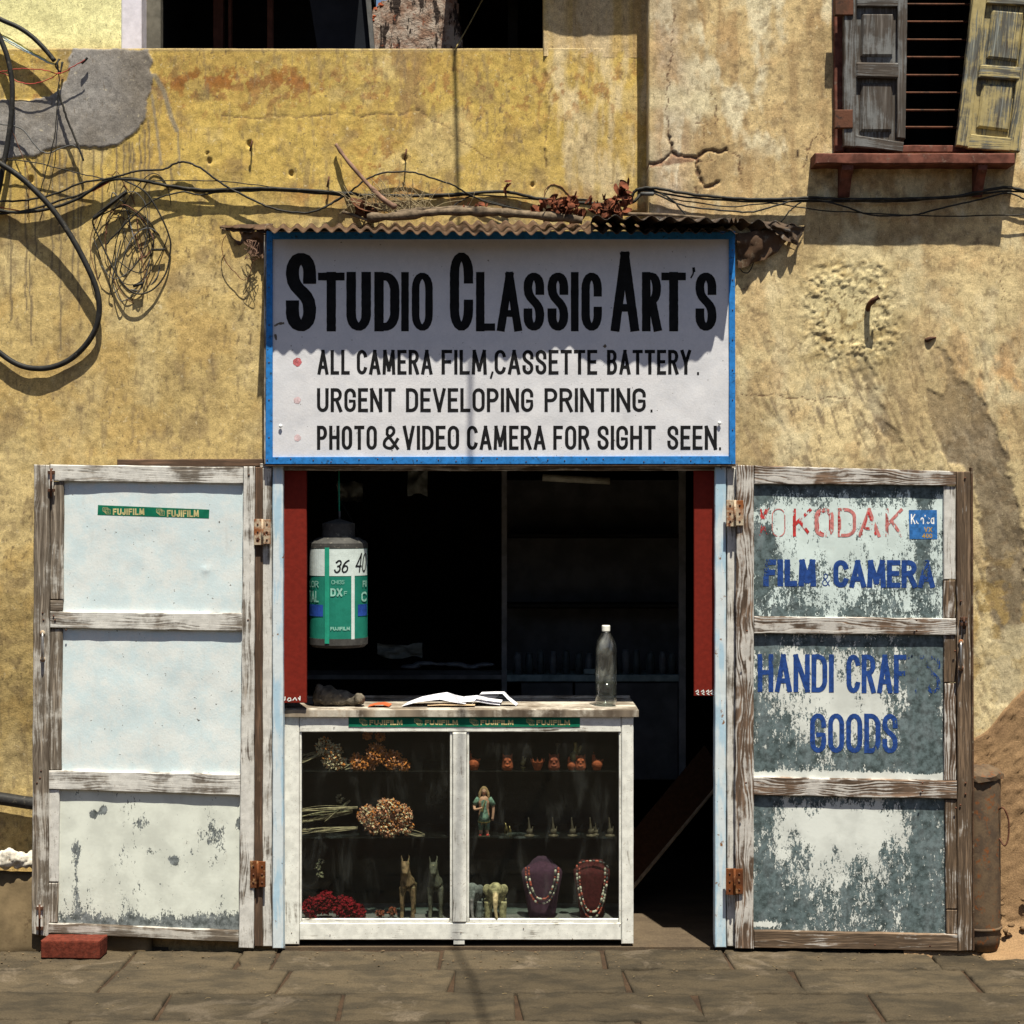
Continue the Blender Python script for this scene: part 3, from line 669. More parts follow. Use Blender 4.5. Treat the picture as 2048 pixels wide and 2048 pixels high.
def dispL(X, Z):
    d = (fbm(X, Z, 3, 4, 91) - .5) * .012 + (fbm(X, Z, 22, 4, 92) - .5) * .0035
    n3 = fbm(X, Z, 30, 4, 23)
    dj = sdf(X + (n3 - .5) * .03, Z + (fbm(X, Z, 24, 4, 24) - .5) * .03, cement)
    d = d + sst(.006, -.004, dj) * .005
    pil = sst(.13, .15, X + (n3 - .5) * .03) * sst(2.97, 2.99, Z); d = d + pil * .008
    for k in crL: d = d - sst(.005, .001, seg_dist(X + (n3 - .5) * .03, Z + (fbm(X, Z, 30, 3, 25) - .5) * .03, k)) * .0016
    for (a, b, r) in [(63, 360, .014), (422, 325, .012), (502, 290, .014), (810, 318, .014), (1065, 363, .009), (418, 308, .006), (585, 350, .012)]:
        p = pxz(a, b, .06); d = d - sst(r, r * .4, np.hypot(X - p[0], (Z - p[1]) * .7)) * .012
    return d
wall_grid('wall', -2.35, .552, -.05, ZP, .0058, YL, albL, dispL, holeL, houseL, cap_top=.22)
core = MB()
core.box(-2.35, -.97, .20, .30, -.05, ZP - .03); core.box(-2.35, .54, .24, .34, 2.95, ZP - .03); core.box(-.97, .9, .22, .32, 2.3, 2.97)
core.build('inner_masonry', M['ruin'], houseL)
# upper part of the same wall right of the terrace gap (rises above the parapet)
def albU(X, Z):
    c = albL(X, np.minimum(Z, ZP - .05)); w = sst(.42, .62, fbm(X, Z, 16, 5, 41, 4)); return lerp3(lerp3(c, [.48, .33, .17], np.ones_like(X) * .5), [.52, .42, .28], w * .5)
wall_grid('wall', pxz(1087, 0, .17)[0], .552, ZP - .004, 4.25, .0058, YL, albU, lambda X, Z: (fbm(X, Z, 3, 4, 91) - .5) * .012 + .008 + (fbm(X, Z, 22, 4, 92) - .5) * .0035, lambda x, z: x < -9, houseL, cap_top=.2, cap_left=.2)
yl = lambda x: float(YL(np.array(x), np.array(3.6)))
ev = [(-.25, yl(-.25) - .131), (.11, yl(.11) - .131), (.35, yl(.35) - .131), (.56, yl(.56) - .131), (.56, .60), (-.25, .60)]
MB().add([(x, y, 4.07) for x, y in ev] + [(x, y, 4.16) for x, y in ev], [tuple(range(6))[::-1], tuple(range(6, 12))] + [(i, (i + 1) % 6, (i + 1) % 6 + 6, i + 6) for i in range(6)]).build('roof_eave', M['ruin'], houseL)
# plinth and lintel
slab('plinth', [P(-120, 1915, -.03), P(300, 1915, -.03), P(300, 1742, .05), P(-120, 1742, .05)], .14, simple('plinth_plaster', (.125, .09, .05), .95, var=.3, sc=8, bump=.8, bs=40, dirt=(.08, .055, .03)), houseL, bev=.02, step=.03, jit=.01, smooth=True, disp=lambda x, z: (fbm(x, z, 8, 3, 3) - .5) * .012)
slab('lintel', sq(234, 918, 545, 934, .0), .12, M['woodBrown'], houseL, bev=.003, step=.03, jit=.003)

# upper left room: bright yellow wall, white jamb, dark opening
def albY(X, Z):
    n = fbm(X, Z, 5, 5, 15); return lerp3(lerp(np.array([.72, .68, .36]), np.array([.64, .60, .31]), sst(.4, .6, n)), [.62, .52, .25], sst(.12, .0, Z - ZP))
wall_grid('terrace_wall', -2.5, pxz(244, 0, .26)[0], ZP - .3, 4.3, .012, lambda X, Z: X * 0 + .25, albY, lambda X, Z: (fbm(X, Z, 12, 4, 92) - .5) * .004, lambda x, z: x < -9, houseL)
slab('door_jamb', sq(243, -250, 283, 130, .24), .10, simple('lilac_white_paint', (.60, .57, .64), .7, var=.1), houseL, bev=.003, step=.1)
slab('door_jamb', sq(284, -250, 321, 130, .34), .05, simple('painted_jamb_shade', (.12, .11, .09), .8), houseL, bev=.003, step=.1)  # shading of the jamb put into this darker grey strip
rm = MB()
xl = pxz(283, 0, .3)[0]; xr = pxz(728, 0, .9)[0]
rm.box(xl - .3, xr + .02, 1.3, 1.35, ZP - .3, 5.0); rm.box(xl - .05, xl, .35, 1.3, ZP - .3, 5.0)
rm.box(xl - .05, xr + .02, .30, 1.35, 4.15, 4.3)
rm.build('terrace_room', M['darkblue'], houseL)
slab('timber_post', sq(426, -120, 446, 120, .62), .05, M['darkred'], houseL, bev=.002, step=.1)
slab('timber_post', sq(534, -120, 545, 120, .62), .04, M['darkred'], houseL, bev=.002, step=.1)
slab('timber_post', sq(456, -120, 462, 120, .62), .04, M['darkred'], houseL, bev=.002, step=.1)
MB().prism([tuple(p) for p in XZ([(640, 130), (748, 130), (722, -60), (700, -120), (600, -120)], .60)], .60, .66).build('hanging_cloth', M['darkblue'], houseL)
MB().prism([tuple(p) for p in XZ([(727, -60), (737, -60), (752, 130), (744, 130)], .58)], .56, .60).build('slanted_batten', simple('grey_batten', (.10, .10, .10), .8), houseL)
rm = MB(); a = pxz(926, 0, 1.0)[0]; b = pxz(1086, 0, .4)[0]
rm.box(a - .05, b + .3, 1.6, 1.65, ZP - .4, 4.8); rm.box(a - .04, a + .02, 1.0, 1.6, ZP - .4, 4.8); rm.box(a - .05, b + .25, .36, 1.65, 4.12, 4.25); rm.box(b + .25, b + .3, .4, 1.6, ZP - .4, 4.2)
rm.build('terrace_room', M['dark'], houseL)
slab('timber_post', sq(1016, -120, 1036, 120, .9), .04, M['dark'], houseL, bev=.002, step=.1)
# ruined masonry stump between the two openings
def ruin():
    pts = [(728, 130), (735, 95), (736, 45), (747, 22), (762, 8), (775, -6), (790, -60), (905, -70), (914, -10), (917, 30), (923, 70), (930, 130)]
    pl = []
    for i in range(len(pts)):
        a = pts[i]; b = pts[(i + 1) % len(pts)]
        for k in range(6):
            t = k / 6; pl.append((a[0] + (b[0] - a[0]) * t + random.uniform(-3, 3), a[1] + (b[1] - a[1]) * t + random.uniform(-3, 3)))
    o = MB().prism(XZ(pl, .78), .78, 1.1).build('ruined_wall', M['ruin'], houseL)
    for _ in range(7):
        x = random.uniform(738, 765); y = 55 - (x - 735) * 1.6 + random.uniform(-6, 4); c = P(x, y, .80)
        MB().ball(c, random.uniform(.012, .028), 7, sy=1.2).build('loose_brick_chunk', M['clay'], houseL)
ruin()

# ---- tan house on the right
YR0 = .04
def YR(X, Z): return YR0 + .05 * sst(1.2, 1.8, X) * sst(2.2, 1.2, Z) + X * 0
WX0, WX1, WZ0 = pxz(1688, 0, YR0)[0], pxz(1990, 0, YR0)[0], pxz(0, 300, YR0)[1]
def holeR(x, z):
    a = pxz(1446, 470, .04)
    return ((x > WX0) & (x < WX1) & (z > WZ0)) | ((x < a[0]) & (z < a[1]))
crR = [(XZ([(1337, 170), (1337, 200), (1335, 250), (1342, 280)]), .004), (XZ([(1340, 272), (1346, 300), (1332, 318), (1305, 322), (1293, 320)]), .010), (XZ([(1346, 300), (1362, 308), (1390, 310), (1410, 300), (1435, 296), (1450, 294)]), .011),
       (XZ([(1392, 312), (1398, 335), (1408, 360), (1412, 372), (1440, 360)]), .010), (XZ([(1410, 300), (1416, 245), (1395, 242)]), .004),
       (XZ([(1337, 170), (1345, 60), (1352, 20)]), .003), (XZ([(1435, 240), (1432, 205), (1426, 170)]), .003), (XZ([(1450, 294), (1478, 310), (1483, 340), (1486, 365)]), .004),
       (XZ([(1395, 370), (1402, 395)]), .006), (XZ([(1640, 265), (1622, 285), (1612, 330)]), .004), (XZ([(1640, 265), (1655, 272), (1668, 262)]), .003), (XZ([(1430, 320), (1392, 316)]), .003),
       (XZ([(1478, 790), (1530, 788), (1600, 795), (1700, 795)]), .003), (XZ([(2002, 505), (2010, 530), (2012, 600)]), .0025)]
greyw = XZ([(1878, 692), (1905, 725), (1912, 762), (1945, 780), (1962, 800), (1985, 860), (2010, 930), (2025, 985), (2042, 1060), (2055, 1200), (2060, 1420), (1985, 1420), (1990, 1260), (1975, 1140), (1955, 1000), (1920, 930), (1893, 930), (1865, 860), (1845, 790), (1850, 772), (1885, 785), (1893, 750)], .06)
greys = XZ([(1700, 700), (1722, 710), (1745, 750), (1765, 830), (1790, 860), (1800, 880), (1785, 885), (1770, 870), (1745, 830), (1735, 780), (1715, 740)], .06)
def albR(X, Z):
    n1 = fbm(X, Z, 2.2, 5, 121); n2 = fbm(X, Z, 7, 5, 122); n3 = fbm(X, Z, 30, 4, 123)
    top = np.array([.54, .40, .205]); low = np.array([.58, .46, .255]); brn = np.array([.33, .215, .105]); pal = np.array([.64, .55, .37])
    c = lerp(top, low, sst(2.9, 2.6, Z)) * (.88 + .24 * n1)[..., None]
    st = fbm(X, Z, 15, 4, 131, 2.2)
    up = sst(2.85, 2.95, Z)
    c = lerp3(c, brn, sst(.50, .68, st) * (.55 * up + .15))
    c = lerp3(c, pal, sst(.52, .68, fbm(X, Z, 11, 5, 133, 5)) * (.65 * up + .35))
    # pale mauve band at the corner
    bd = sst(.55, .60, X) * sst(.76, .64, X + (n2 - .5) * .1) * up
    c = lerp3(c, [.46, .33, .24], bd * .65); c = lerp3(c, [.75, .68, .52], bd * sst(.5, .62, fbm(X, Z, 24, 4, 134, 5)) * .8)
    # brown bleeding right side
    br = np.exp(-(((X - 1.93) / .22) ** 2 + ((Z - 2.28) / .28) ** 2))
    c = lerp3(c, [.50, .28, .12], sst(.45, .65, fbm(X, Z, 10, 5, 135, 5)) * br * .8)
    c = lerp3(c, [.48, .30, .14], sst(.55, .7, fbm(X, Z, 8, 5, 136)) * .35)
    # diagonal trowel scratches
    u = X * .93 + Z * .36; v = -X * .36 + Z * .93
    sc = fbm(u, v, 60, 3, 141, 11); lo = sst(2.62, 2.3, Z)
    c = lerp3(c, [.22, .165, .10], sst(.60, .68, sc) * lo * .75)
    sc = fbm(u, v, 30, 3, 142, 7); c = lerp3(c, [.24, .185, .12], sst(.66, .72, sc) * lo * .8)
    for pg, a in ((greyw, .9), (greys, .8)):
        g = sst(.012, -.006, sdf(X + (n3 - .5) * .05, Z + (n2 - .5) * .07, pg)) * a
        cem = lerp([.17, .13, .085], [.27, .215, .145], sst(.35, .65, fbm(X, Z, 26, 4, 143, 12)))
        c = c * (1 - g[..., None]) + cem * g[..., None]
    c = lerp3(c, [.38, .26, .10], sst(.5, .62, fbm(X, Z, 22, 5, 144)) * sst(1.75, 1.4, Z) * sst(1.6, 1.8, X) * .8)
    c = lerp3(c, [.20, .14, .08], sst(.62, .70, fbm(X, Z, 40, 3, 162)) * .5)
    c = lerp3(c, [.16, .10, .06], sst(2.93, 2.82, Z) * sst(2.80, 2.86, Z) * sst(.5, .6, n2) * .5)
    c = lerp3(c, [.30, .215, .11], sst(.50, .72, fbm(X, Z, 3.2, 5, 171)) * .55); c = lerp3(c, [.66, .57, .36], sst(.56, .70, fbm(X, Z, 5, 6, 172)) * .5)
    # rough hacked area
    rr = np.exp(-(((X - 1.36) / .2) ** 4 + ((Z - 2.55) / .23) ** 4))
    c = lerp3(c, [.56, .47, .24], rr * .5)
    c = lerp3(c, [.26, .17, .06], rr * sst(.55, .66, fbm(X, Z, 24, 4, 151)) * .6); c = lerp3(c, [.12, .08, .04], rr * sst(.63, .70, fbm(X, Z, 70, 3, 155)) * .8)
    for k, w in crR:
        d = seg_dist(X + (n3 - .5) * .035 + (fbm(X, Z, 90, 2, 27) - .5) * .012, Z + (fbm(X, Z, 30, 3, 25) - .5) * .035, k); c = lerp3(c, [.10, .05, .03], sst(w * .8, w * .25, d) * .9)
    # broken sliver of exposed plaster
    d = sdf(X + (n3 - .5) * .02, Z + (n2 - .5) * .02, XZ([(1346, 304), (1400, 312), (1395, 320), (1350, 322), (1335, 325), (1300, 330), (1300, 322), (1335, 316)])); c = lerp3(c, [.20, .10, .06], sst(.004, -.002, d) * .8)
    for (a, b, r) in [(1594, 308, .012), (1613, 318, .008)]:
        p = pxz(a, b, .05); c = lerp3(c, [.04, .02, .015], sst(r, r * .6, np.maximum(np.abs(X - p[0]) * 1.8, np.abs(Z - p[1]) * .6)))
    return c
def dispR(X, Z):
    n3 = fbm(X, Z, 30, 4, 123); n2 = fbm(X, Z, 7, 5, 122)
    d = (fbm(X, Z, 3, 4, 191) - .5) * .010 + (fbm(X, Z, 26, 4, 192) - .5) * .003
    u = X * .93 + Z * .36; v = -X * .36 + Z * .93; lo = sst(2.62, 2.3, Z)
    d = d - sst(.60, .68, fbm(u, v, 60, 3, 141, 11)) * lo * .0012
    rr = np.exp(-(((X - 1.36) / .2) ** 4 + ((Z - 2.55) / .23) ** 4)); ring = rr * sst(.40, .8, np.exp(-((np.hypot((X - 1.36), (Z - 2.55)) - .17) / .07) ** 2) + .25)
    d = d + ring * (sst(.42, .6, fbm(X, Z, 48, 3, 152)) * .006 * (.4 + fbm(X, Z, 20, 3, 153)) + (fbm(X, Z, 110, 2, 154) - .5) * .003)
    for pg in (greyw, greys): d = d - sst(.012, -.006, sdf(X + (n3 - .5) * .05, Z + (n2 - .5) * .07, pg)) * .004
    for k, w in crR: d = d - sst(w, w * .3, seg_dist(X + (n3 - .5) * .035 + (fbm(X, Z, 90, 2, 27) - .5) * .012, Z + (fbm(X, Z, 30, 3, 25) - .5) * .035, k)) * (.007 if w > .008 else w * .3)
    d = d + sst(.03, .0, X - WX0 + .05) * 0
    return d
wall_grid('wall', .552, 2.35, -.05, 4.3, .0055, YR, albR, dispR, holeR, houseR, cap_left=.25)
core = MB(); core.box(.60, 2.35, .17, .30, 2.0, WZ0 - .03); core.box(.60, WX0 - .01, .17, .30, WZ0 - .03, 4.3); core.box(WX1 + .01, 2.35, .17, .30, WZ0 - .03, 4.3); core.box(.9, 2.35, .17, .3, -.05, 2.0)
core.build('inner_masonry', M['ruin'], houseR)
# window: frame, bars, dark room, sill, shutters, hinges
slab('window_frame', sq(1669, -250, 1689, 303, .015), .09, M['redsill'], houseR, bev=.003, step=.04, jit=.002)
slab('window_frame', sq(1689, 290, 1990, 304, .03), .08, M['redsill'], houseR, bev=.003, step=.04, jit=.002)
slab('window_frame', sq(1978, -250, 1996, 303, .03), .08, M['redsill'], houseR, bev=.003, step=.04)
for i, y in enumerate([-32, 8, 43, 79, 114, 150, 185, 220, 254]):
    MB().tube([P(1690, y, .09), P(1980, y + 1, .09)], .0045, 8).build('window_bar', M['iron'], houseR, True)
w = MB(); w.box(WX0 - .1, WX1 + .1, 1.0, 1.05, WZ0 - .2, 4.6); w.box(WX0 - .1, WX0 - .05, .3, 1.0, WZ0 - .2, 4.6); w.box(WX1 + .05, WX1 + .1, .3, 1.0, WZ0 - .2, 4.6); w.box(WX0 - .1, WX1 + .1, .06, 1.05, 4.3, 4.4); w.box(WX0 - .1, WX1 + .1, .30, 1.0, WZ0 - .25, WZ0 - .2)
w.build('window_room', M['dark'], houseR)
sill = slab('window_sill', sq(1630, 306, 2030, 327, -.068), .13, M['redsill'], houseR, bev=.004, step=.03, jit=.003)
for (x0, x1) in ((1682, 1704), (1953, 1971)):
    a = P(x0, 327, -.03); b = P(x1, 388, -.03)
    m = MB(); xw = [a.x, b.x]
    for yy, zz in ((-.08, a.z), ): pass
    prof = [(-.058, a.z), (.045, a.z), (.045, b.z), (.02, b.z - .003), (.0, b.z + .03), (-.025, a.z - .055), (-.058, a.z - .03)]
    n = len(prof); vs = [(xw[0], y, z) for y, z in prof] + [(xw[1], y, z) for y, z in prof]
    m.add(vs, [tuple(range(n)), tuple(range(2 * n - 1, n - 1, -1))] + [(i, i + n, (i + 1) % n + n, (i + 1) % n) for i in range(n)])
    m.build('bracket', M['redsill'], sill)
def shutter(root_label, mat, parts, mat2=None):
    fr = None
    return fr
sh = slab('shutter', pq((1700, -250), (1812, -250), (1808, 282), (1698, 282), -.025), .018, M['woodShut'], houseR, bev=.002, step=.05); sh['label'] = 'bare grey weathered shutter with a dropped bottom rail'
def sp(q_, mt, nm, y, th=.012, bev=.003, **k): return slab(nm, pq(*q_, y), th, mt, sh, bev=bev, step=.03, jit=.0012, **k)
sp(((1688, -250), (1714, -250), (1712, 294), (1688, 292)), M['woodShut'], 'stile', -.045, .03)
sp(((1797, -250), (1819, -250), (1811, 277), (1794, 275)), M['woodShut'], 'stile', -.045, .03)
sp(((1712, 14), (1797, 10), (1797, -14), (1712, -12)), M['woodShut'], 'rail', -.043, .02) if False else sp(((1714, -14), (1798, -14), (1798, 13), (1714, 12)), M['woodShut'], 'rail', -.043, .02)
sp(((1713, 124), (1798, 125), (1798, 156), (1712, 154)), M['woodShut'], 'rail', -.049, .02, .006)
sp(((1712, 270), (1808, 284), (1806, 303), (1710, 292)), M['woodShut'], 'rail', -.050, .02)
sp(((1724, 26), (1788, 26), (1786, 112), (1722, 112)), M['woodShut'], 'panel', -.036, .01, .008)
sp(((1722, 166), (1786, 166), (1784, 262), (1720, 262)), M['woodShut'], 'panel', -.036, .01, .008)
sh = slab('shutter', pq((1965, -250), (2100, -250), (2038, 296), (1918, 286), -.02), .018, M['woodYel'], houseR, bev=.002, step=.05); sh['label'] = 'peeling yellow shutter hanging at a slant'
sp(((1975, -250), (2003, -250), (1938, 294), (1913, 290)), M['woodYel'], 'stile', -.042, .03)
sp(((2085, -250), (2112, -250), (2040, 303), (2016, 300)), M['woodYel'], 'stile', -.042, .03)
sp(((1975, -10), (2060, -4), (2058, 10), (1973, 6)), M['woodYel'], 'rail', -.040, .02)
sp(((1962, 128), (2044, 134), (2040, 160), (1958, 154)), M['woodYel'], 'rail', -.046, .02, .006)
sp(((1942, 268), (2024, 276), (2020, 302), (1936, 296)), M['woodYel'], 'rail', -.044, .02)
sp(((1984, 18), (2048, 24), (2036, 122), (1974, 115)), M['woodYel'], 'panel', -.034, .01, .008)
sp(((1966, 166), (2028, 172), (2018, 262), (1954, 254)), M['woodYel'], 'panel', -.034, .01, .008)
for (x0, y0, x1, y1) in ((1669, 219, 1706, 256), (1670, -8, 1707, 30)):
    slab('hinge', sq(x0, y0, x1, y1, -.052), .02, M['iron'], houseR, bev=.003, step=.03)

# ---- shop room behind the opening (part of the yellow house)
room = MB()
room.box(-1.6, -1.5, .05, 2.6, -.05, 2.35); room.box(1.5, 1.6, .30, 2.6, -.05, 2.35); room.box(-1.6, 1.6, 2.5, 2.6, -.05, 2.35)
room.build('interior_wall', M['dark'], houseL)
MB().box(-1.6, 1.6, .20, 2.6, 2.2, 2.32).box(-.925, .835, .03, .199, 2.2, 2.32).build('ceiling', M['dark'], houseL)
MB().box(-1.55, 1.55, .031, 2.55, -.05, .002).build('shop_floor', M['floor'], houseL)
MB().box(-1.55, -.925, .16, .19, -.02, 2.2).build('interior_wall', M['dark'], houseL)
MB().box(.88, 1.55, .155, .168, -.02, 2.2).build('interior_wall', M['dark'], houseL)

# ================================================================== SHOP FRONT
shop = empty('shopfront', (0, 0, 0), 'whitewashed wooden shop front with two open door leaves below the sign', 'shop front')
slab('door_post', sq(545, 931, 566, 1897, -.022), .05, M['postblue'], shop, bev=.003, step=.05, jit=.002)
slab('door_post', sq(524, 936, 543, 1893, -.020), .05, M['woodL'], shop, bev=.003, step=.04, jit=.003)
slab('door_post', sq(1430, 933, 1452, 1895, -.022), .06, M['postblue'], shop, bev=.003, step=.05, jit=.002)
slab('door_post', sq(1454, 936, 1472, 1893, -.020), .05, M['woodL'], shop, bev=.003, step=.04, jit=.003)
slab('header_beam', sq(520, 927, 1476, 941, -.005), .06, M['woodLb'], shop, bev=.003, step=.05, jit=.002)
slab('red_board', sq(556, 936, 613, 1406, .012), .02, M['red'], shop, bev=.002, step=.1)
slab('red_board', sq(1388, 938, 1430, 1392, .012), .02, M['red'], shop, bev=.002, step=.1)
L = Letters()
def scr(pts, Y=.011, t=.004): L.stroke([pxz(a, b, Y) for a, b in pts], t, dense=.005)
scr([(562, 1399), (566, 1403), (570, 1399), (570, 1394)]); scr([(575, 1400), (577, 1396), (581, 1396), (582, 1401), (577, 1402)]); scr([(586, 1400), (590, 1395), (593, 1400)]); scr([(597, 1396), (600, 1401), (600, 1393)])
for x in (1392, 1403, 1413, 1421): scr([(x, 1383), (x + 4, 1380), (x + 5, 1385), (x + 1, 1387), (x + 5, 1389)])
L.build('brush_writing', M['whitepaint'], shop, .0112, split=False)['kind'] = 'stuff'

# ---- door leaves
def bareL(x, z):
    b0 = pxz(0, 1855, -.04)[1]
    b = .20 + .36 * np.exp(-(np.maximum(z - b0, 0) / .05) ** 2) * (.6 + .8 * fbm(x, z * 0, 14, 3, 71))
    for (px, py, rx, ry, a) in [(150, 1710, 10, 30, .3), (151, 1780, 5, 40, .2), (185, 1630, 9, 9, .5), (205, 1622, 9, 9, .5), (285, 1650, 16, 12, .14), (347, 1722, 9, 9, .5), (420, 1700, 45, 70, .06), (478, 1648, 6, 12, .5), (302, 1706, 12, 14, .2)]:
        c = pxz(px, py, -.04); b = b + a * np.exp(-(((x - c[0]) * 500 / rx) ** 2 + ((z - c[1]) * 500 / ry) ** 2) ** 1.5)
    return b + .13
def bareR(x, z):
    px = 1024 + x * 500 / .985; py = 1024 - (z - H) * 500 / .985
    one = (py < 1250); two = (py >= 1250) & (py < 1575); three = py >= 1575
    e1 = .47 + .30 * np.exp(-(py - 965) / 22.) + .16 * np.exp(-np.abs(px - 1508) / 24.) + .10 * np.exp(-np.abs(py - 1228) / 18.) + .24 * np.exp(-((px - 1850) / 14.) ** 2 - ((py - 1010) / 200.) ** 2 * 1) + .2 * np.exp(-((px - 1535) / 16.) ** 2 - ((py - 1110) / 60.) ** 2)
    e1 = e1 - .10 * np.exp(-(((py - 1030) / 26.) ** 2)) - .10 * np.exp(-(((px - 1690) / 110.) ** 2 + ((py - 1090) / 60.) ** 2))
    e2 = .54 - .22 * np.exp(-(((px - 1690) / 95.) ** 2 + ((py - 1400) / 60.) ** 2)) + .20 * np.exp(-(((px - 1850) / 38.) ** 2)) - .10 * np.exp(-(((px - 1600) / 70.) ** 2 + ((py - 1345) / 60.) ** 2)) + .04 * np.exp(-(((px - 1535) / 28.) ** 2))
    e2 = e2 - .5 * np.exp(-((py - 1557 + (px - 1700) * .0) / 7.) ** 2) + .1 * np.exp(-((py - 1520) / 20.) ** 2) + .1 * np.exp(-((py - 1290) / 14.) ** 2)
    e3 = .58 - .32 * np.exp(-(((px - 1690) / 110.) ** 2 + ((py - 1655) / 45.) ** 2) ** 1.3) - .12 * np.exp(-(((px - 1700) / 140.) ** 2 + ((py - 1720) / 60.) ** 2)) + .1 * np.exp(-((px - 1850) / 30.) ** 2) + .08 * np.exp(-((px - 1535) / 18.) ** 2)
    e3 = e3 - .45 * np.exp(-((py - 1858) / 5.) ** 2 - ((px - 1530) / 30.) ** 2)
    return np.where(one, e1, np.where(two, e2, e3)) * 1.0
def rails(leaf, specs, Y):
    for nm, qd, mt, dy in specs:
        slab(nm, pq(*qd, Y + dy), .034, mt, leaf, bev=.003, step=.03, jit=.0022)
def dents(s, amp=.004):
    def f(x, z):
        d = (fbm(x, z, 3.3, 3, s) - .5) * amp * 2.5
        d = d + amp * 1.2 * np.exp(-(((x + 1.22) / .012) ** 2 + ((z - 1.52) / .012) ** 2)); return d
    return f
YD = -.045
leafL = empty('door_leaf', (0, 0, 0)); leafL.parent = shop; leafL['label'] = 'left leaf of white sheet panels in a grey weathered frame'
rails(leafL, [
 ('stile', ((68, 929), (99, 930), (97, 1874), (63, 1868)), M['woodLb'], 0), ('stile', ((487, 933), (509, 933), (507, 1897), (477, 1896)), M['woodL'], 0),
 ('stile', ((510, 934), (525, 934), (525, 1893), (508, 1893)), M['woodBrown'], .012),
 ('rail', ((100, 929), (486, 934), (486, 967), (100, 962)), M['woodL'], .002), ('rail', ((100, 1223), (485, 1227), (484, 1263), (100, 1256)), M['woodL'], .002),
 ('rail', ((97, 1541), (480, 1549), (480, 1591), (97, 1578)), M['woodL'], .002), ('rail', ((92, 1846), (477, 1862), (477, 1885), (92, 1866)), M['woodLb'], .002),
 ('filler_strip', ((100, 963), (127, 963), (126, 1199), (100, 1199)), M['woodLb'], .008), ('filler_strip', ((100, 1201), (126, 1201), (125, 1222), (100, 1222)), M['woodLb'], .008),
 ('filler_strip', ((100, 1258), (125, 1258), (122, 1540), (98, 1540)), M['woodLb'], .008), ('filler_strip', ((96, 1579), (119, 1579), (117, 1764), (94, 1764)), M['woodL'], .008), ('filler_strip', ((94, 1766), (117, 1766), (114, 1845), (92, 1845)), M['woodLb'], .008)], YD)
slab('sheet_panel', pq((118, 955), (490, 958), (488, 1236), (118, 1232), YD + .020), .004, M['sheet'], leafL, bev=.001, step=.012, disp=dents(201), smooth=True)
slab('sheet_panel', pq((118, 1248), (490, 1250), (484, 1560), (114, 1556), YD + .020), .004, M['sheet'], leafL, bev=.001, step=.012, disp=dents(211), smooth=True)
slab('sheet_panel', pq((110, 1570), (486, 1580), (482, 1872), (108, 1858), YD + .020), .004, M['peelL3'], leafL, bev=.001, step=.008, disp=dents(221, .002), smooth=True, attrs={'bare': bareL})
def fuji_logo(L, x0, y0, x1, y1, Y, t=.0016):
    w = x1 - x0; h = y1 - y0
    def rr(a, b, c, d): 
        L.stroke([pxz(x0 + w * u, y0 + h * v, Y) for u, v in ((a, b), (c, b), (c, d), (a + .1, d), (a, d - .15), (a, b))], t, dense=.01, cap=False)
    rr(0, 0, .62, .62); rr(.36, .3, 1, 1); rr(.18, .15, .8, .8)
def sticker(parent, quad_px, Y, texts, logos, t, th=.0008, disp=None):
    st = slab('sticker', pq(*quad_px, Y), th, M['green'], parent, bev=.0002, step=.012, disp=disp)
    L = Letters()
    for (x0, y0, x1, y1) in texts: word_px(L, 'FUJIFILM', x0, y0, x1, y1, Y, t, gap=.5, wob=0)
    for lg in logos: fuji_logo(L, *lg, Y)
    return st, L
st, L = sticker(leafL, ((196, 1010), (419, 1019), (418, 1037), (195, 1030)), YD + .0194, [(226, 1017, 289, 1030), (334, 1020, 398, 1034)], [(206, 1015, 221, 1028), (313, 1018, 329, 1031)], .0055, disp=dents(201))
L.build('brand_print', M['gold'], leafL, 0, warp=lambda x, y, z: (x, YD + .0194 - float(dents(201)(np.array(x), np.array(z))) - .0005 + y, z), split=False)['kind'] = 'stuff'
# the sheet bulges, so the sticker sits on a small proud plate of its own thickness
M['hingedark'] = rust_tin('dark_rusty_hinge', (.16, .05, .015), (.09, .03, .012), (.30, .17, .08))
def hinge(parent, x0, y0, x1, y1, Y, hm='hinge'):
    h = slab('hinge', sq(x0, y0, (x0 + x1) / 2 - 1, y1, Y), .004, M[hm], parent, bev=.001, step=.02)
    slab('hinge_plate', sq((x0 + x1) / 2 + 1, y0 + 1, x1, y1 - 2, Y), .004, M[hm], h, bev=.001, step=.02)
    MB().tube([P((x0 + x1) / 2, y0, Y - .003), P((x0 + x1) / 2, y1, Y - .003)], .005, 8).build('pin', M[hm], h, True)
    for xx in (.22, .78):
        for k in (.2, .5, .8):
            c = P(x0 + (x1 - x0) * xx, y0 + (y1 - y0) * k, Y - .001); MB().ball(c, .0042, 8, sy=.5).build('screw', M['iron'], h, True)
hinge(shop, 508, 1038, 541, 1090, YD - .004); hinge(shop, 500, 1722, 531, 1776, YD - .004, 'hingedark')
hinge(shop, 1453, 1000, 1487, 1053, YD - .012); hinge(shop, 1452, 1737, 1486, 1790, YD - .012, 'hingedark')
def pull(parent, x, y0, y1, Y, lean=0):
    pts = catmull([P(x, y0, Y), P(x + lean * .3, y0 + 4, Y - .022), P(x + lean * .7, (y0 + y1) / 2, Y - .03), P(x + lean, y1 - 6, Y - .022), P(x + lean, y1, Y)], 6)
    h = MB().tube(pts, [.004 + .003 * (i / len(pts)) for i in range(len(pts))], 8).build('pull_handle', simple('worn_steel', (.35, .33, .32), .35, .7), parent, True)
    MB().ball(P(x, y0, Y), .011, 10, sy=.3).build('rose', M['hinge'], h, True); MB().ball(P(x + lean, y1, Y), .011, 10, sy=.3).build('rose', M['hinge'], h, True)
    return h
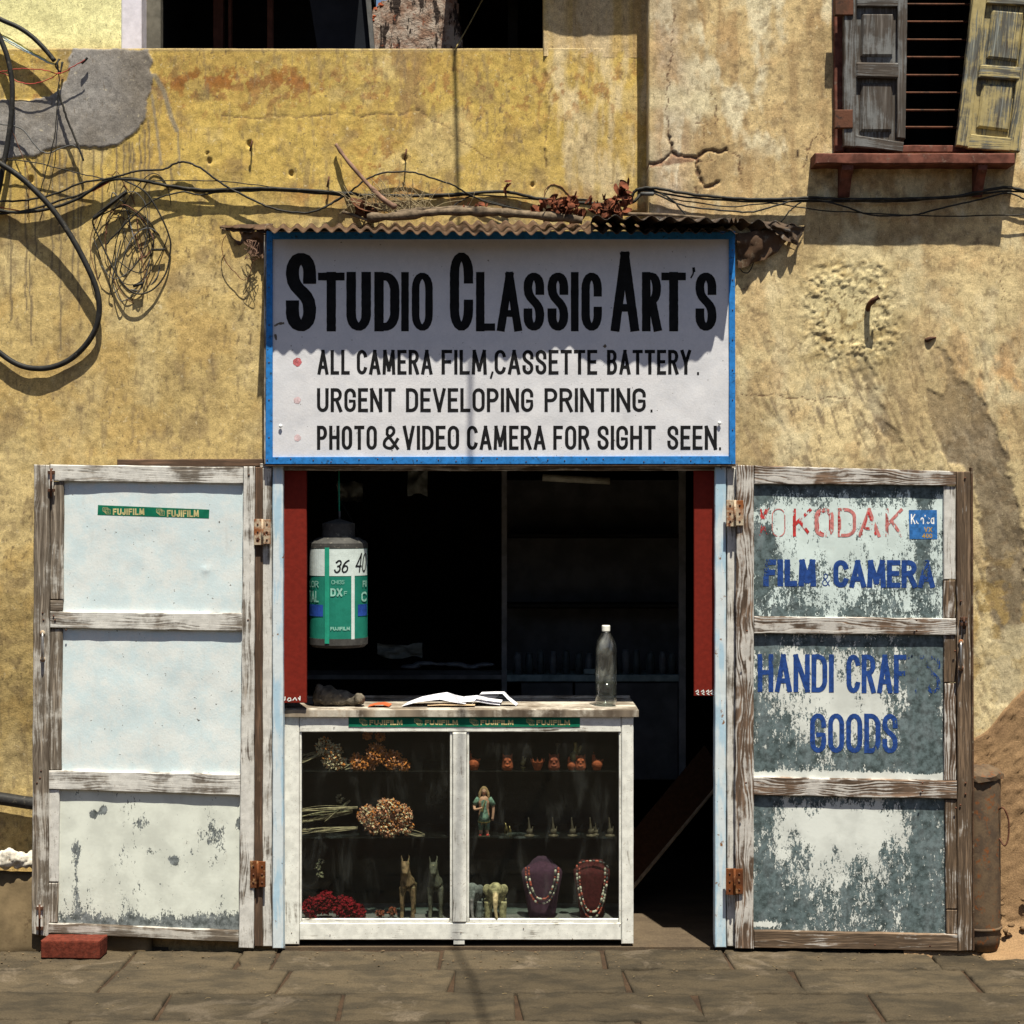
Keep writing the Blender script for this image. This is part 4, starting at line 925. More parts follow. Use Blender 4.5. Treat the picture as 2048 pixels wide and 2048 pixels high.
def bolt(parent, x, y0, y1, Y):
    b = slab('bolt', sq(x - 5, y0, x + 5, y1, Y), .004, M['woodL'], parent, bev=.001, step=.03)
    MB().tube([P(x, y0 - 3, Y - .006), P(x, y1 + 8, Y - .006)], .0045, 8).build('bolt_rod', M['iron'], b, True)
    MB().tube([P(x, (y0 + y1) / 2, Y - .006), P(x + 2, (y0 + y1) / 2, Y - .022)], .003, 6).build('bolt_knob', M['iron'], b, True)
    for k in (.1, .9): slab('bolt_keeper', sq(x - 7, y0 + (y1 - y0) * k - 3, x + 7, y0 + (y1 - y0) * k + 3, Y - .008), .008, M['iron'], b, bev=.001, step=.02)
bolt(leafL, 102, 940, 985, YD - .002); pull(leafL, 85, 1266, 1318, YD - .002); bolt(leafL, 79, 1812, 1862, YD - .002)
def nails(parent, pts, Y, r=.004, mt='iron'):
    for (a, b) in pts: MB().ball(P(a, b, Y), r, 7, sy=.5).build('nail_head', M[mt], parent, True)
nails(leafL, [(85, 1226), (87, 1240), (107, 1232), (110, 1240), (82, 1542), (80, 1556), (104, 938), (132, 1260), (74, 1566), (496, 1240), (498, 950)], YD - .001)

YE = -.10       # right leaf stands a little further out at its free edge
leafR = empty('door_leaf', (0, 0, 0)); leafR.parent = shop; leafR['label'] = 'right leaf of flaking zinc panels with blue hand-painted words'
def railsR(specs):
    for nm, (tl, tr, br, bl), mt, dy in specs:
        ya = -.045 - .06 * (tl[0] - 1473) / 470; yb = -.045 - .06 * (tr[0] - 1473) / 470
        slab(nm, pq(tl, tr, br, bl, ya + dy, yb + dy), .034, mt, leafR, bev=.003, step=.03, jit=.0022)
railsR([('stile', ((1473, 930), (1508, 931), (1507, 1898), (1470, 1897)), M['woodR'], 0),
 ('stile', ((1913, 943), (1941, 943), (1945, 1901), (1916, 1903)), M['woodRb'], 0),
 ('rail', ((1509, 931), (1912, 942), (1912, 971), (1509, 968)), M['woodR'], .002), ('rail', ((1508, 1233), (1912, 1237), (1912, 1270), (1508, 1267)), M['woodR'], .002),
 ('rail', ((1507, 1554), (1914, 1562), (1914, 1598), (1507, 1590)), M['woodR'], .002), ('rail', ((1508, 1861), (1915, 1869), (1915, 1902), (1508, 1896)), M['woodRb'], .002),
 ('filler_strip', ((1887, 972), (1911, 972), (1911, 1159), (1887, 1159)), M['woodL'], .008), ('filler_strip', ((1887, 1161), (1911, 1161), (1911, 1236), (1887, 1236)), M['woodRb'], .008),
 ('filler_strip', ((1888, 1271), (1912, 1271), (1912, 1365), (1888, 1365)), M['woodRb'], .008), ('filler_strip', ((1888, 1367), (1912, 1367), (1912, 1561), (1888, 1561)), M['woodR'], .008),
 ('filler_strip', ((1890, 1599), (1913, 1599), (1915, 1818), (1892, 1818)), M['woodRb'], .008), ('filler_strip', ((1892, 1820), (1915, 1820), (1915, 1868), (1892, 1868)), M['woodRb'], .008)])
slab('edge_trim', pq((1942, 935), (1946, 935), (1949, 1900), (1946, 1902), -.107, -.107), .03, M['tin'], leafR, bev=.0006, step=.1)
def YRp(x): return -.045 - .06 * (x / 1. - .90) / .95 + .020
for (y0, y1, mt) in ((960, 1245, 'peelR1'), (1258, 1570, 'peelR2'), (1590, 1868, 'peelR2')):
    slab('sheet_panel', pq((1500, y0), (1895, y0 + 3), (1897, y1 + 6), (1500, y1), -.0285, -.0285 - .0505), .004, M[mt], leafR, bev=.001, step=.009, disp=lambda x, z: (fbm(x, z, 5, 2, 231) - .5) * .002, attrs={'bare': bareR}, smooth=True)
PR = lambda x, z: (fbm(x, z, 5, 2, 231) - .5) * .002
_xa = P(1500, 0, -.0285).x; _xb = P(1896, 0, -.079).x
def warpR(x, y, z): return (x, y + (-.0285 - .0505 * ((x - _xa) / (_xb - _xa))) - float(PR(np.array(x), np.array(z))) - .0009, z)
def leafword(name, items, mat):
    L = Letters()
    for it in items:
        txt, x0, y0, x1, y1, t = it[:6]; kw = it[6] if len(it) > 6 else {}
        word_px(L, txt, x0, y0, x1, y1, -.055, t, **kw)
    return L.build(name, M[mat], leafR, 0, warp=warpR, attrs={'bare': bareR})
leafword('letter', [('FILM', 1528, 1119, 1633, 1173, .022, {'gap': .25}), ('&', 1645, 1147, 1660, 1172, .0035), ('CAMERA', 1667, 1120, 1867, 1175, .020, {'gap': .22})], 'blueletter')
leafword('letter', [('HANDI', 1517, 1309, 1668, 1385, .019, {'gap': .35}), ('CRAF', 1693, 1309, 1811, 1386, .019, {'gap': .3}), ('T', 1815, 1310, 1846, 1386, .014), ('S', 1850, 1310, 1878, 1386, .014)], 'blueletter')
leafword('letter', [('GOODS', 1621, 1427, 1794, 1506, .019, {'gap': .4})], 'blueletter')
leafword('letter', [('X', 1520, 1018, 1536, 1072, .010), ('K', 1587, 1017, 1624, 1073, .012)], 'redletter')
leafword('letter', [('X', 1516, 1016, 1540, 1074, .004), ('O', 1545, 1017, 1572, 1074, .004), ('O', 1630, 1016, 1668, 1074, .013), ('D', 1676, 1016, 1712, 1074, .013), ('A', 1716, 1016, 1760, 1074, .012), ('K', 1770, 1017, 1804, 1073, .012)], 'redletter' if False else 'redoutline')
leafword('letter', [('O', 1637, 1022, 1661, 1068, .005), ('I', 1676, 1030, 1684, 1066, .010), ('A', 1722, 1024, 1752, 1070, .007), ('I', 1772, 1020, 1780, 1072, .008)], 'redletter')
ks = mesh_np('painted_square', np.array([warpR(*P(a, b, -.055).to_tuple()[:1], -.0001, P(a, b, -.055).z) for a, b in ((1817, 1078), (1872, 1078), (1871, 1020), (1816, 1020))]), [(0, 1, 2, 3)], M['konica'], leafR, attrs={'bare': np.array([.2, .2, .36, .25])})
def warpR2(x, y, z): w_ = warpR(x, y, z); return (w_[0], w_[1] - .0004, w_[2])
L = Letters(); word_px(L, 'Konica', 1820, 1028, 1866, 1048, -.055, .0045, gap=.5); L.build('letter', M['konwhite'], leafR, 0, warp=warpR2, attrs={'bare': lambda x, z: x * 0 + .05})
L = Letters(); word_px(L, 'VX', 1846, 1054, 1862, 1064, -.055, .0035, gap=.5); word_px(L, '400', 1842, 1067, 1862, 1076, -.055, .0035, gap=.5); L.build('letter', M['konyel'], leafR, 0, warp=warpR2, attrs={'bare': lambda x, z: x * 0 + .05})
pull(leafR, 1922, 1284, 1336, -.106); bolt(leafR, 1928, 1236, 1250, -.107)
nails(leafR, [(1833, 1240), (1833, 1262), (1931, 1566), (1931, 1588), (1845, 1566), (1845, 1582), (1921, 1610), (1912, 1616), (1910, 1302), (1922, 1202), (1930, 956), (1494, 1262), (1492, 1566), (1750, 1890), (1860, 1892)], -.106, .0045)

# ================================================================== SIGN
sign = empty('shop_sign', (0, 0, 1.94), 'white hand-painted shop sign with blue border and black words', 'sign')
YS = -.045
SB = lambda x, z: (fbm(x, z, 2.5, 3, 61) - .5) * .008 + (fbm(x, z, 11, 2, 62) - .5) * .003
def on_board(x, y, z): return (x, YS + .004 - float(SB(np.array(x), np.array(z))) - .0006 + y, z)
slab('board', sq(541, 462, 1462, 920, YS + .004), .03, M['signwhite'], sign, bev=.001, step=.012, disp=SB, smooth=True)
for qd in (((533, 462), (545, 462), (545, 928), (531, 928)), ((1458, 462), (1470, 462), (1471, 928), (1459, 928))):
    slab('border', pq(*qd, YS - .004), .012, M['signblue'], sign, bev=.001, step=.1)
slab('border', pq((545, 914), (1459, 912), (1459, 928), (545, 928), YS - .004), .012, M['signblue'], sign, bev=.001, step=.1)
slab('border', pq((545, 464), (1459, 464), (1459, 478), (545, 478), YS - .004), .012, M['signblue'], sign, bev=.001, step=.1)
slab('edge_strip', sq(528, 470, 533, 928, YS + .002), .05, M['woodLb'], sign, bev=.001, step=.1)
slab('edge_strip', sq(531, 928.5, 1471, 932, YS - .002), .03, M['tin'], sign, bev=.0005, step=.1)
def sgn(cx): return 500 + cx / 1.932
def sgy(cy): return 450 + cy / 1.932
YT = YS - .0022
L = Letters()
big = [('S', 138, 255, 107, 410, .052), ('T', 262, 365, 183, 408, .037), ('U', 372, 467, 183, 408, .038), ('D', 480, 577, 183, 408, .037), ('I', 584, 612, 183, 408, .030), ('O', 625, 706, 183, 408, .030),
       ('c_big', 772, 862, 105, 408, .037), ('L', 873, 947, 183, 408, .034), ('A', 955, 1050, 183, 408, .032), ('S', 1057, 1137, 183, 408, .035), ('S', 1150, 1230, 183, 408, .035), ('I', 1240, 1270, 183, 408, .031), ('c_big', 1281, 1360, 183, 408, .033),
       ('A', 1395, 1503, 105, 408, .036), ('R', 1515, 1590, 183, 408, .034), ('T', 1590, 1685, 183, 408, .036), ('S', 1722, 1803, 183, 408, .035)]
for ch, a, b, c, d, t in big:
    p0 = pxz(sgn(a), sgy(d), YT); p1 = pxz(sgn(b), sgy(c), YT); L.glyph(ch, p0[0], p1[0], p0[1], p1[1], t, th=.85)
L.cut.append((len(L.v), len(L.f)))
for pl, t in (([(1715, 168), (1716, 176)], .011), ([(1716, 174), (1712, 190), (1705, 202)], .006)):
    L.stroke([pxz(sgn(a), sgy(b), YT) for a, b in pl], t, dense=.01)
L.build('letter', M['black'], sign, 0, warp=on_board)
for (y0, y1, words, dot) in ((482, 577, [('ALL', 260, 385), ('CAMERA', 412, 705), ('FILM', 740, 915), ('CASSETTE', 945, 1342), ('BATTERY', 1380, 1705)], 1732),
                              (630, 722, [('URGENT', 258, 562), ('DEVELOPING', 602, 1095), ('PRINTING', 1138, 1530)], 1552),
                              (775, 868, [('PHOTO', 258, 490), ('&', 512, 575), ('VIDEO', 590, 808), ('CAMERA', 838, 1142), ('FOR', 1172, 1312), ('SIGHT', 1343, 1568), ('SEEN', 1613, 1805)], 1817)):
    L = Letters()
    for wd, a, b in words: word_px(L, wd, sgn(a), sgy(y0), sgn(b), sgy(y1), YT, .0132 if wd != '&' else .012, gap=.62, wob=.1)
    L.cut.append((len(L.v), len(L.f))); c = pxz(sgn(dot), sgy(y1 - 4), YT); L.stroke([(c[0] - .004, c[1]), (c[0] + .004, c[1])], .011, dense=.01, cap=False)
    if y0 == 482: 
        L.cut.append((len(L.v), len(L.f))); c = pxz(sgn(934), sgy(y1 - 2), YT); L.stroke([(c[0] + .003, c[1] + .006), (c[0] - .003, c[1] - .014)], .008, dense=.01)
    L.build('letter', M['black'], sign, 0, warp=on_board)
M['bulletpaint'] = simple('faded_red_dot', (.40, .10, .11), .7, var=.5, sc=90, dirt=(.62, .60, .64)); M['bulletpale'] = simple('pale_red_dot', (.58, .44, .46), .7, var=.25, sc=90, dirt=(.40, .12, .12))
for cy, r, mt in ((529, .018, 'bulletpaint'), (677, .015, 'bulletpale'), (822, .015, 'bulletpale')):
    c = P(sgn(182), sgy(cy), YT); m = MB(); n = 18
    vs = [on_board(c.x + r * random.uniform(.8, 1.05) * math.cos(2 * math.pi * k / n), 0, c.z + r * random.uniform(.8, 1.05) * math.sin(2 * math.pi * k / n)) for k in range(n)]
    m.add(vs, [tuple(range(n))]).build('painted_dot', M[mt], sign)
nails(sign, [(561, 852), (1439, 846)], YS - .002, .008, 'whitepaint')
nails(sign, [(545 + k * 41.5 + random.uniform(-12, 12), 921 + random.uniform(-4, 4)) for k in range(22)] + [(538, 500 + k * 75) for k in range(6)] + [(1465, 500 + k * 60) for k in range(7)], YS - .005, .0028)
# chipped paint marks
L = Letters()
for pl, t in (([(548, 652), (556, 647), (568, 646)], .009), ([(550, 668), (552, 680)], .008), ([(1208, 690), (1212, 694)], .010)): L.stroke([pxz(a, b, YT) for a, b in pl], t, dense=.005, cap=False, wob=.8)
L.build('paint_chip', M['woodLb'], sign, .0003, warp=on_board, split=False)['kind'] = 'stuff'

# ================================================================== TIN ROOF
roof = empty('tin_roof', (0, 0, 2.85), 'rusty corrugated tin roof sheltering the shop sign', 'tin roof')
def corr(name, edge_back, edge_front, mat, period=.056, amp=.0095, th=.002, ragged=0.0, lift=None, n_along=14):
    """corrugated sheet between two polylines given as world points (left to right)"""
    def along(pl, n):
        pl = [Vector(p) for p in pl]; Ls = [0]
        for a, b in zip(pl[:-1], pl[1:]): Ls.append(Ls[-1] + (b - a).length)
        out = []
        for i in range(n + 1):
            d = Ls[-1] * i / n; k = max(j for j in range(len(Ls)) if Ls[j] <= d + 1e-9); k = min(k, len(pl) - 2)
            out.append(pl[k].lerp(pl[k + 1], (d - Ls[k]) / max(Ls[k + 1] - Ls[k], 1e-9)))
        return out
    Lw = sum((Vector(b) - Vector(a)).length for a, b in zip(edge_back[:-1], edge_back[1:]))
    n = max(8, int(Lw / period * 10)); A = along(edge_back, n); B = along(edge_front, n); vs = []
    for i in range(n + 1):
        ph = 2 * math.pi * (i / n) * Lw / period; rg = 1 + ragged * (float(vnoise(np.array(i * .013), np.array(2.2), 77)) - .5) * 2 + ragged * .3 * (float(vnoise(np.array(i * .09), np.array(5.2), 78)) - .5)
        for j in range(n_along + 1):
            t = j / n_along * rg; p = A[i].lerp(B[i], t)
            p = p + Vector((0, 0, math.sin(ph) * amp + (lift(i / n, t) if lift else 0))); vs.append(p)
    m = n_along + 1; off = len(vs); vs += [v - Vector((0, 0, th)) for v in vs]
    fs = []
    for i in range(n):
        for j in range(n_along):
            a = i * m + j; fs.append((a, a + m, a + m + 1, a + 1)[::-1]); fs.append((off + a, off + a + m, off + a + m + 1, off + a + 1))
    for i in range(n): a = i * m + n_along; fs.append((a, a + m, off + a + m, off + a)); a = i * m; fs.append((a, off + a, off + a + m, a + m))
    for j in range(n_along): a = j; fs.append((a, a + 1, off + a + 1, off + a)); a = n * m + j; fs.append((a, off + a, off + a + 1, a + 1))
    return mesh_np(name, vs, fs, mat, roof, True)
corr('corrugated_sheet', [P(532, 452, .02), P(900, 444, .10), P(1290, 446, .14)], [P(528, 461, -.195), P(900, 463, -.20), P(1310, 466, -.20)], M['tin'], ragged=.05, lift=lambda u, t: .004 * math.sin(u * 9) * t)
corr('corrugated_sheet', [P(1180, 449, .06), P(1440, 452, .05), P(1560, 470, .03)], [P(1185, 437, -.225), P(1400, 436, -.23), P(1455, 437, -.21), P(1478, 439, -.04), P(1598, 454, .01)], M['tindark'], ragged=.05, lift=lambda u, t: .006 * math.sin(u * 7 + 1) * t - .02 * max(0, u - .85) * t)
corr('corrugated_sheet', [P(1284, 458, .05), P(1475, 463, .03)], [P(1290, 462, -.18), P(1475, 462, -.18)], M['tin'])
# torn ends left and right
def flap(pts, mat, seed):
    """crumpled triangle/quad patch: 4 corners, bilinear with noise"""
    a, b, c, d = [np.array(Vector(p)) for p in pts]; n = 12; vs = []
    for i in range(n + 1):
        for j in range(n + 1):
            u = i / n; v = j / n; p = (1 - u) * (1 - v) * a + u * (1 - v) * b + u * v * c + (1 - u) * v * d
            k = (vnoise(np.array(u * 4.), np.array(v * 4.), seed) - .5); e = (vnoise(np.array(u * 9.), np.array(v * 9.), seed + 1) - .5)
            vs.append(p + np.array([e * .02 * (u + v) * .5, k * .03 + math.sin(u * 14) * .006, k * .02 + e * .012]))
    off = len(vs); vs += [v + np.array([0, .002, .001]) for v in vs]; m = n + 1; fs = []
    for i in range(n):
        for j in range(n):
            q_ = i * m + j; fs.append((q_, q_ + m, q_ + m + 1, q_ + 1)); fs.append((off + q_, off + q_ + 1, off + q_ + m + 1, off + q_ + m))
    return mesh_np('torn_sheet', vs, fs, mat, roof, True)
flap([P(447, 458, .022), P(535, 462, -.012), P(533, 518, -.002), P(500, 506, .018)], M['tin'], 301)
flap([P(1472, 466, -.01), P(1590, 462, .015), P(1545, 512, .02), P(1476, 536, .010)], M['tin'], 305)
flap([P(1520, 440, -.02), P(1612, 456, .01), P(1596, 494, .01), P(1552, 468, -.01)], M['tindark'], 309)
flap([P(438, 452, .01), P(545, 450, -.02), P(540, 466, -.03), P(445, 462, .01)], M['tin'], 315)

# things lying on the roof
def limb(name, pts, radii, mat, label, cat, seg=9, jit=.0):
    pl = catmull(pts, 5); rr = [radii[0] + (radii[1] - radii[0]) * i / (len(pl) - 1) for i in range(len(pl))]
    rr = [r * random.uniform(1 - jit, 1 + jit) for r in rr]
    return tag(MB().tube(pl, rr, seg).build(name, mat, None, True), label, cat)
limb('broken_branch', [P(672, 289, .0), P(690, 315, -.02), P(715, 345, -.04), P(745, 378, -.06), P(768, 400, -.08), P(792, 415, -.09)], (.007, .011), M['stick'], 'bare broken stick leaning up from the tin roof at left', 'stick', jit=.2)
limb('driftwood_plank', [P(735, 436, -.10), P(800, 432, -.11), P(880, 424, -.12), P(980, 424, -.12), P(1060, 430, -.12), P(1130, 436, -.12), P(1165, 441, -.12)], (.017, .019), M['bark'], 'long grey length of bark lying along the tin roof', 'wood', jit=.3)
limb('driftwood_plank', [P(790, 426, -.07), P(850, 419, -.07), P(930, 417, -.06), P(1000, 421, -.06), P(1080, 426, -.06)], (.010, .008), M['bark'], 'thinner grey stick lying behind the long bark on the roof', 'wood', jit=.3)
limb('driftwood_plank', [P(686, 424, -.02), P(700, 428, -.03), P(722, 436, -.05), P(735, 441, -.06)], (.007, .005), M['bark'], 'short grey stick at the left end of the roof, below the brown curled leaf', 'wood', jit=.3)
for k, pts in enumerate(([(1190, 424), (1250, 428), (1330, 430), (1410, 436)],)):
    limb('driftwood_plank', [P(a, b, .0) for a, b in pts], (.008, .006), M['bark'], 'pale batten on the right end of the tin roof', 'wood', jit=.2)
def leaf_faces(m, c, size, n, spread, Yspread=None):
    for _ in range(n):
        o = Vector(c) + Vector((random.gauss(0, spread[0]), random.gauss(0, spread[1]), random.gauss(0, spread[2])))
        ax = Vector((random.uniform(-1, 1), random.uniform(-1, 1), random.uniform(-1, 1))).normalized(); b = ax.orthogonal().normalized(); cc = ax.cross(b)
        L_ = size * random.uniform(.6, 1.3); w_ = L_ * random.uniform(.25, .45); curl = random.uniform(.2, .6) * L_
        vs = []
        for i in range(5):
            t = i / 4; wd = w_ * math.sin(math.pi * (.08 + .84 * t)); p = o + ax * (t - .5) * L_ + cc * curl * (t * t - .3)
            vs += [p - b * wd + cc * wd * .5, p, p + b * wd + cc * wd * .5]
        m.add(vs, [(i * 3 + j, i * 3 + j + 1, i * 3 + j + 4, i * 3 + j + 3) for i in range(4) for j in (0, 1)])
m = MB(); leaf_faces(m, P(1128, 415, -.08), .036, 150, (.042, .03, .020)); tag(m.build('dead_leaf_clump', M['leafdry'], None, True), 'rust-red clump of curled dead leaves on the roof centre right', 'dead leaves', kind='stuff')
m = MB(); leaf_faces(m, P(1218, 418, -.06), .038, 90, (.034, .03, .018)); leaf_faces(m, P(1248, 392, -.05), .036, 34, (.016, .02, .024)); tag(m.build('dead_leaf_clump', M['leafdry'], None, True), 'rust-red clump of dead leaves with one reaching up the wall corner', 'dead leaves', kind='stuff')
m = MB(); leaf_faces(m, P(735, 420, -.04), .08, 14, (.018, .015, .010)); tag(m.build('dead_leaf_clump', M['leafdark'], None, True), 'single dark brown curled leaf by the stick on the roof', 'dead leaves', kind='stuff')
m = MB(); leaf_faces(m, P(950, 412, -.08), .03, 9, (.03, .02, .004)); tag(m.build('dead_leaf_clump', M['leafdry'], None, True), 'few small red leaves scattered on the long bark', 'dead leaves', kind='stuff')
m = MB()
for _ in range(130):
    a = P(random.gauss(790, 42), 424 + random.uniform(-4, 4), -.05 + random.uniform(-.03, .03)); an = random.gauss(1.9, .6); L_ = random.uniform(.04, .20)
    b = a + Vector((math.cos(an) * L_, random.uniform(-.03, .03), abs(math.sin(an)) * L_ * .7)); mid = (a + b) / 2 + Vector((random.uniform(-.02, .02), 0, random.uniform(0, .02)))
    m.tube(catmull([a, mid, b], 3), random.uniform(.0006, .0014), 4)
tag(m.build('dry_grass', M['stem'], None), 'tangle of dry grass and twigs around the stick on the roof', 'dry grass', kind='stuff')
m = MB(); leaf_faces(m, P(1014, 372, .10), .03, 7, (.004, .008, .014)); tag(m.build('dead_leaf', M['leafdry'], None, True), 'small curled leaf caught on the cables above the roof', 'dead leaf')

# ================================================================== CABLES
def cable(name, pts, Y, r, mat, label, cat='cable', n=6, seg=8, rep=1, spread=0.0, group=None):
    m = MB()
    for k in range(rep):
        off = Vector((random.uniform(-1, 1) * spread, random.uniform(-1, 1) * spread, random.uniform(-1, 1) * spread))
        W = []
        for p in pts:
            Yp = p[2] if len(p) > 2 else Y
            q0 = P(p[0], p[1], .05)
            if cat not in ('rope',):
                wy = float(YL(np.array(q0.x), np.array(q0.z))) if p[0] < 1225 else float(YR(np.array(q0.x), np.array(q0.z)))
                Yp = wy - .008 - r - max(0, .03 - Yp) * .30
            W.append(P(p[0], p[1], Yp) + off * 1.0)
        CP = catmull(W, n); jr = .0016 if cat in ('cable', 'wire') else 0
        CP = [c + Vector((random.uniform(-1, 1), random.uniform(-.3, .3), random.uniform(-1, 1))) * jr for c in CP]
        m.tube(CP, r, seg)
    return tag(m.build(name, mat, None, True), label, cat, group)
c1 = lambda l, dy=0: [(a / 2.76, b / 2.76 + dy) + tuple(r) for a, b, *r in l]
c3 = lambda l: [(650 + a / 2.76, b / 2.76) + tuple(r) for a, b, *r in l]
c4 = lambda l: [(1250 + a / 2.421, b / 2.421) + tuple(r) for a, b, *r in l]
WL = .03
cable('cable', c1([(-60, 1110), (0, 1110), (150, 1105), (300, 1070), (450, 1010), (600, 985), (680, 965), (750, 945), (900, 935), (960, 905), (1010, 895), (1090, 918), (1180, 980), (1260, 1035), (1350, 1080), (1450, 1130), (1550, 1160), (1680, 1175), (1780, 1150), (1850, 1110), (1910, 1070)]), -.035, .0042, M['cable'], 'black cable with a tall hump left of the tin roof, then sagging low')
cable('cable', c1([(-60, 1165), (0, 1165), (120, 1172), (300, 1145), (450, 1085), (560, 1010), (640, 988), (800, 1000), (950, 1030), (1150, 1050), (1350, 1040), (1600, 1045), (1932, 1068)]) + c3([(200, 1075, .0), (500, 1082, .03), (800, 1066, .06), (1000, 1058, .08), (1200, 1100, .11), (1500, 1125, .12), (1680, 1122, .10), (1740, 1075, .02)]), -.015, .0065, M['cable'], 'thickest black cable running level along the yellow wall')
cable('cable', c1([(-60, 872), (0, 878), (200, 900), (450, 960), (620, 990), (900, 997), (1250, 1003), (1600, 1045), (1900, 1072)]), -.04, .0022, M['cable'], 'thin straight black wire slanting across the left wall')
cable('cable', c1([(-60, 1190), (0, 1180), (150, 1160), (320, 1110), (480, 1060), (600, 1000), (700, 985), (850, 1005), (1000, 1045), (1200, 1060), (1500, 1052), (1932, 1080)]), -.01, .0045, M['cable'], 'second level cable just under the thickest one at left')
cable('cable', c1([(-60, 1150), (0, 1145), (120, 1165), (250, 1150), (400, 1110), (520, 1050), (600, 1005)]), -.02, .0022, M['wirered'], 'dull red wire twisted with the black cables at far left')
cable('cable', c1([(585, 1350, -.05), (640, 1290, -.05), (740, 1190, -.05), (840, 1110, -.04), (930, 1075, -.03), (1020, 1060, -.03), (1110, 1075, -.02), (1250, 1050, -.02)]), -.03, .0034, M['cable'], 'black cable leaving the wire coil up to the right')
cable('cable', c3([(-10, 1145), (60, 1110), (150, 1050), (230, 990), (300, 960), (400, 948), (500, 955), (600, 985), (700, 1020), (780, 1065), (880, 1110), (1000, 1140), (1130, 1170, .0)]), -.02, .0036, M['cable'], 'black cable arching behind the dry grass and stick')
cable('cable', c3([(400, 1080), (600, 1088), (800, 1078), (1000, 1085), (1200, 1105), (1400, 1102), (1560, 1100), (1690, 1085)]), .05, .0028, M['cable'], 'thin black wire over the leaves to the wall corner')
cable('cable', c3([(690, 1150), (760, 1105), (810, 1085), (900, 1110), (1020, 1140)]), .0, .003, M['cable'], 'short crossed wire just above the bark on the roof')
cable('cable', c3([(1210, 1120), (1215, 1050), (1250, 1020), (1300, 1030), (1355, 1085)]), .03, .0018, M['wirebrown'], 'thin curled wire rising over the leaf clump')
WR = -.0
cable('cable', c4([(20, 990, .08), (40, 935, .06), (80, 912, .0), (150, 912, -.01), (300, 938), (500, 958), (700, 966), (900, 958), (1100, 966), (1400, 962), (1600, 950), (1830, 908), (1932, 925), (2000, 940)]), -.02, .0062, M['cable'], 'thickest black cable along the tan wall under the window')
cable('cable', c4([(60, 940, .05), (110, 920, .0), (250, 985), (400, 1012), (600, 1026), (700, 1005), (850, 966), (1000, 982), (1150, 1030), (1250, 1045), (1400, 1040), (1500, 1015), (1700, 970), (1850, 935), (1932, 962), (2000, 980)]), -.035, .0036, M['cable'], 'black cable rising and dipping in waves below the window sill')
cable('cable', c4([(100, 910, .02), (180, 940, -.02), (230, 970, -.04), (280, 1025, -.06), (325, 1078, -.07)]), -.04, .0034, M['cable'], 'black cable dropping from the wall corner onto the right roof')
cable('cable', c4([(755, 1075, -.02), (790, 1030), (830, 992), (870, 970), (900, 965)]), -.03, .003, M['cable'], 'short cable rising from the right end of the tin roof')
cable('cable', c4([(200, 960, .02), (500, 1000), (700, 985), (950, 1018), (1200, 1032), (1500, 1046), (1932, 1040), (2000, 1038)]), -.025, .0026, M['cable'], 'lowest thin wire along the tan wall')
cable('cable', c4([(60, 925, .05), (120, 925, .0), (300, 955), (600, 975), (1000, 975), (1300, 975), (1600, 955), (1850, 925), (2000, 945)]), -.01, .004, M['cable'], 'middle cable just below the thickest one on the tan wall')
tag(MB().tube([P(1283, 388, .02), P(1306, 388, -.02)], .008, 10).build('conduit_stub', M['wiregrey'], None, True), 'short grey conduit stub where the cables round the corner', 'conduit')
# big hoses at left
hose = c1([(-260, -70, .0), (-120, 0), (0, 75), (100, 140), (200, 230), (300, 340), (400, 490), (480, 640), (530, 760), (548, 870), (530, 980), (470, 1080), (380, 1160), (280, 1200), (180, 1205), (90, 1180), (0, 1120), (-100, 1030), (-200, 900)], 300)
n_ = len(hose); hose = [(a, b, -.14 if i < 5 else -.14 + .16 * min(1, (i - 4) / 8)) for i, (a, b, *_) in enumerate([h if len(h) == 3 else (*h, 0) for h in hose])]
cable('hose', hose, 0, .0115, M['rubber'], 'thick black hose in one wide loop hanging at far left', 'hose', seg=12)
cable('hose', c1([(-120, 30), (0, 105), (100, 150), (180, 205), (250, 275), (300, 335)]), -.09, .0095, M['rubber'], 'thick black pipe end coming in above the cement patch', 'hose', seg=12)
cable('hose', c1([(-60, 80), (0, 210), (45, 330), (68, 480), (62, 640), (40, 800), (15, 930), (-10, 1060), (-60, 1200)]), -.05, .0105, M['rubber'], 'thick black hose running down the far left edge', 'hose', seg=12)
for k, (mt, lb, dy) in enumerate((('wireyel', 'yellow wire in the strand above the cement patch', 0), ('wireblue', 'pale blue wire in the strand above the cement patch', 12), ('canwhite', 'white wire in the strand above the cement patch', 22))):
    cable('wire', c1([(-60, 160 + dy), (0, 185 + dy), (100, 240 + dy), (200, 300 + dy * .6), (280, 345 + dy * .3), (318, 352)]), -.07 + .004 * k, .0026, M[mt], lb, 'wire')
cable('wire', c1([(-60, 385), (0, 395), (100, 380), (230, 385), (330, 405), (400, 370), (470, 330)]), -.08, .002, M['wirered'], 'red wire reaching right over the cement patch to a black tip', 'wire')
cable('wire', c1([(-40, 390), (30, 410), (100, 450), (180, 462), (260, 440), (330, 400)]), -.07, .002, M['wirered'], 'red wire looping low across the cement patch', 'wire')
tag(MB().tube(catmull([P(163, 127, .01), P(170, 121, .01), P(175, 115, .01)], 3), .005, 8).build('wire_tip', M['rubber'], None, True), 'black taped tip at the end of the red wire', 'wire end')
cable('wire', c1([(318, 350), (325, 430), (322, 520), (310, 660), (300, 760), (250, 960), (220, 1060)]), -.05, .0022, M['cable'], 'black wire hanging straight down from the knotted strand', 'wire')
cable('wire', c1([(320, 490), (345, 580), (380, 680), (430, 800), (462, 888)]), -.04, .0045, M['cable'], 'stiff black cable end pointing down right below the knot', 'wire')
